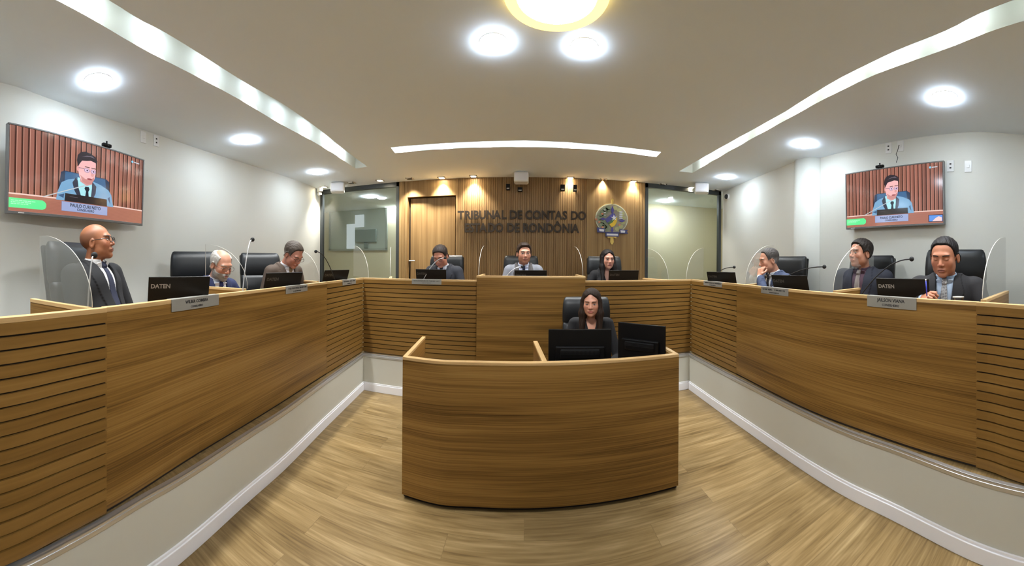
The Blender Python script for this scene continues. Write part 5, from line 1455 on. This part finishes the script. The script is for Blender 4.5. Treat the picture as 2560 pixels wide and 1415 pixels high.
# glass of water
g0 = Rr(2396, 742, 2.18); t = empty('water_glass', (g0.x, g0.y, ZW)); tag(t, 'drinking glass on the right counter beside the man with the pen', 'glass')
m = MB(); m.lathe([(.03, .0), (.031, .004), (.036, .155), (.034, .155), (.028, .006), (0, .006)], seg=24); m.build('tumbler', M['acrylic'], t, smooth=True); m = MB(); m.lathe([(.0345, .153), (.0365, .153), (.0365, .158), (.0345, .158)], seg=24); m.build('rim', M['acrylic_edge'], t, smooth=True)

# ================================================================== the people
def place(px, py, r, facing, label, S, floor=ZP, hx=0, hy=.08, hface=None, chair_lab=None, cf=None, cshift=(0, -.04), csc=1.0, grp='black leather high-back chairs behind the counters'):
    c = Rr(px, py, r); sc = S.get('scale', 1.0); rz = yaw(*facing)
    if hface is not None: S['hyaw'] = (yaw(*hface) - rz + pi) % (2*pi) - pi
    zl = (c.z - floor) / sc; S['head'] = (hx, hy, zl); R = Matrix.Rotation(rz, 2)
    o2 = Vector((c.x, c.y)) - R @ (Vector((hx, hy)) * sc)
    root, arms = person((o2.x, o2.y, floor), rz, label, S)
    if chair_lab:
        r2 = rz if cf is None else yaw(*cf); q = o2 + Matrix.Rotation(r2, 2) @ Vector(cshift)
        chair(q.x, q.y, r2, floor, chair_lab, csc, grp)
    return root, o2, rz
def arms2(l_el, l_wr, r_el, r_wr): return [(l_el, l_wr), (r_el, r_wr)]
TYPE = dict(arms=arms2((-.27, .06, .78), (-.13, .31, .845), (.27, .06, .78), (.13, .31, .845)), hands=[((.25, 1, -.12), (0, .1, 1), 1, .5), ((-.25, 1, -.12), (0, .1, 1), -1, .5)])
LAP = dict(arms=arms2((-.27, -.02, .72), (-.12, .24, .66), (.27, -.02, .72), (.12, .24, .66)), hands=[((.4, 1, -.1), (0, .1, 1), 1, .5), ((-.4, 1, -.1), (0, .1, 1), -1, .5)])
place(243, 606, 2.28, (.86, .50), 'bald man with black-framed glasses in a black suit, seated under the left wall screen', dict(LAP, style='bald', skin=(168, 112, 78), shaved=.35, hair=(40, 30, 26), browc=(34, 24, 20), glasses='gl_black', gr=.0022, hpitch=radians(9), jacket=(24, 24, 28), shirt=(216, 214, 212), tie=(34, 38, 58), hscale=1.02, build=1.12, open=.9, lips=(128, 76, 64), fine=.003, jres=.005, vneck=.14), hface=(.62, .785), hy=-.11, chair_lab='dark leather chair behind the bald man, seen through acrylic', cf=(.80, .60), cshift=(-.02, -.03), csc=1.03)
place(553, 663, 2.95, (.97, -.1), 'grey-bearded man with balding white hair in a blue suit, looking down', dict(TYPE, style='men', skin=(214, 160, 134), hair=(186, 180, 172), browc=(170, 160, 150), recede=.03, bald=1.0, thick=.011, beard=.0035, stubble=.75, beardc=(150, 144, 138), glasses='gl_wire', hpitch=radians(-20), jacket=(42, 52, 100), shirt=(222, 224, 232), tie=(40, 44, 92), hscale=1.04, open=.3, fine=.0034), hface=(.97, -.05), hy=.14, chair_lab='black leather chair behind the grey-bearded man', cf=(.85, -.45), cshift=(.10, -.16))
place(733, 637, 3.50, (.96, -.15), 'man in a brown suit with grey-brown hair, head bent down over his papers', dict(TYPE, style='men', skin=(196, 140, 118), hair=(96, 84, 74), grey=(150, 142, 134), recede=.016, thick=.012, glasses='gl_black', hpitch=radians(-34), jacket=(98, 80, 66), shirt=(212, 210, 212), tie=(134, 112, 84), hscale=1.05, open=.1, fine=.0036), hface=(.97, -.1), hy=.20, chair_lab='tall black leather chair behind the man in brown', cf=(.88, -.45), cshift=(.06, -.20))
place(1101, 641, 4.38, (-.10, -1), 'dark-haired man with glasses in a charcoal suit, reading with his head bent', dict(TYPE, style='men', skin=(206, 148, 124), hair=(66, 54, 48), thick=.014, glasses='gl_black', hpitch=radians(-26), hroll=radians(5), jacket=(56, 58, 68), shirt=(226, 226, 232), tie=(30, 32, 44), hscale=1.10, build=1.04, open=.1, fine=.0038), hy=.16, chair_lab='black leather chair behind the man reading, in front of the wooden door', cf=(0, -1), cshift=(.07, -.16))
place(1310, 634, 4.42, (.05, -1), 'brown-haired man with glasses and short beard in grey suit, behind the raised middle counter', dict(TYPE, style='men', skin=(216, 162, 136), hair=(66, 50, 40), thick=.015, quiff=.016, part=.3, stubble=.55, beardc=(120, 74, 50), glasses='gl_wire', hpitch=radians(-3), jacket=(124, 126, 134), lapel=(80, 76, 76), shirt=(206, 212, 232), tie=(30, 38, 66), hscale=1.10, build=1.04, fine=.0036), hface=(.2, -1), hy=.12, chair_lab='black leather chair behind the man at the raised middle counter', cf=(.05, -1), cshift=(.02, -.10))
place(1519, 649, 4.42, (-.05, -1), 'woman with long dark hair in a black blazer, below the coat of arms', dict(TYPE, style='women', female=True, skin=(206, 156, 134), hair=(34, 26, 24), thick=.012, hairlen=.26, lips=(150, 60, 62), hpitch=radians(-3), jacket=(24, 22, 26), shirt=(22, 20, 24), open_neck=True, hscale=1.02, build=.98, fine=.0036, makeup=True), hface=(.10, -1), hy=.10, chair_lab='black leather chair behind the woman in the black blazer', cf=(0, -1), cshift=(-.06, -.10))
CHIN = dict(arms=arms2((-.25, .12, .80), (-.10, .36, .845), (.22, .30, .80), (.06, .235, 1.03)), hands=[((.3, 1, -.1), (0, .1, 1), 1, .5), ((-.25, -.15, 1), (.75, .65, .2), -1, 1.15)])
CHIN = dict(arms=arms2((-.24, .34, .80), (-.045, .285, 1.01), (.27, .06, .78), (.12, .30, .845)), hands=[((.18, -.35, .9), (-.2, .95, .3), 1, 1.2, .04), ((-.3, 1, -.1), (0, .1, 1), -1, .5)])
place(1922, 651, 3.72, (-.97, .05), 'grey-haired man in a blue-grey suit resting his chin on his hand', dict(CHIN, style='men', skin=(204, 154, 128), hair=(92, 86, 82), grey=(156, 152, 148), recede=.030, thick=.008, browc=(70, 60, 54), hpitch=radians(-12), jacket=(72, 84, 116), shirt=(220, 222, 226), tie=(46, 42, 48), hscale=1.06, open=.4, fine=.0034, fine_hands=True), hface=(-.94, .30), hy=.13, chair_lab='black leather chair behind the man resting his chin', cf=(-.96, -.28), cshift=(.10, -.12))
place(2151, 634, 3.15, (-.93, -.18), 'stout dark-haired man in an open navy suit leaning back and looking aside', dict(LAP, style='men', skin=(198, 146, 120), hair=(54, 46, 40), thick=.016, hpitch=radians(2), wide=1.08, jacket=(36, 40, 56), shirt=(70, 48, 60), tie=(128, 120, 116), hscale=1.06, build=1.18, fine=.0034, vneck=.05), hface=(-.94, .25), hy=.03, chair_lab='black leather chair behind the man in the open navy suit', cf=(-.97, -.20), cshift=(.06, -.14))
PEN = dict(arms=arms2((-.30, .08, .78), (-.16, .28, .845), (.30, .06, .80), (.12, .23, .92)), hands=[((.45, 1, .05), (-.3, .1, .9), 1, .7), ((-.55, .75, .30), (.35, .5, .75), -1, 1.05)])
rp, op_, rzp = place(2361, 643, 2.40, (-.93, -.20), 'dark-haired man in a black suit with a striped tie, holding a blue pen', dict(PEN, style='men', skin=(196, 138, 108), hair=(36, 30, 30), recede=.024, thick=.009, wide=1.08, hpitch=radians(-13), jacket=(40, 38, 42), shirt=(176, 194, 216), tie=(196, 196, 196), tie2=(62, 60, 64), hscale=1.12, build=1.15, open=.12, fine=.003, fine_hands=True, jres=.005, lips=(150, 92, 84)), hface=(-.955, -.10), hy=.09, chair_lab='black leather chair behind the man with the pen', cf=(-.95, -.30), cshift=(-.06, -.12), csc=1.03)
R3_ = Matrix.Rotation(rzp, 3, 'Z'); b0 = Vector((op_.x, op_.y, ZP)); pa_ = b0 + R3_ @ Vector((.075, .325, .945)); pb_ = b0 + R3_ @ Vector((.085, .315, 1.045))
t = empty('pen', pa_); tag(t, 'blue pen held upright by the man in the black suit', 'pen'); m = MB(); m.tube([(0, 0, 0), pb_ - pa_], .0042, 8); m.build('barrel', mat('blue_pen', (52, 60, 170), .3), t, smooth='all'); m = MB(); m.tube([(pb_ - pa_)*.97, (pb_ - pa_)*1.08], .0048, 8); m.build('cap', M['white_plastic'], t, smooth='all')
DES = dict(arms=arms2((-.24, .10, .74), (-.14, .36, .77), (.24, .10, .74), (.14, .36, .77)), hands=[((.2, 1, -.05), (0, .1, 1), 1, .5), ((-.2, 1, -.05), (0, .1, 1), -1, .5)])
place(1479, 757, 3.12, (-.15, -1), 'woman with long brown hair in a black top seated at the clerk\'s desk', dict(DES, style='women', female=True, skin=(220, 166, 140), hair=(62, 44, 32), thick=.013, hairlen=.34, lips=(176, 92, 86), jacket=None, shirt=(16, 15, 18), trousers=(20, 20, 24), open_neck=True, hpitch=radians(-5), fine=.0032, makeup=True, hscale=1.0), floor=0, hface=(-.26, -1), hy=.08, chair_lab='dark leather chair of the woman at the desk in the middle', cf=(-.05, -1), cshift=(-.01, -.14), grp='chairs at the desk')
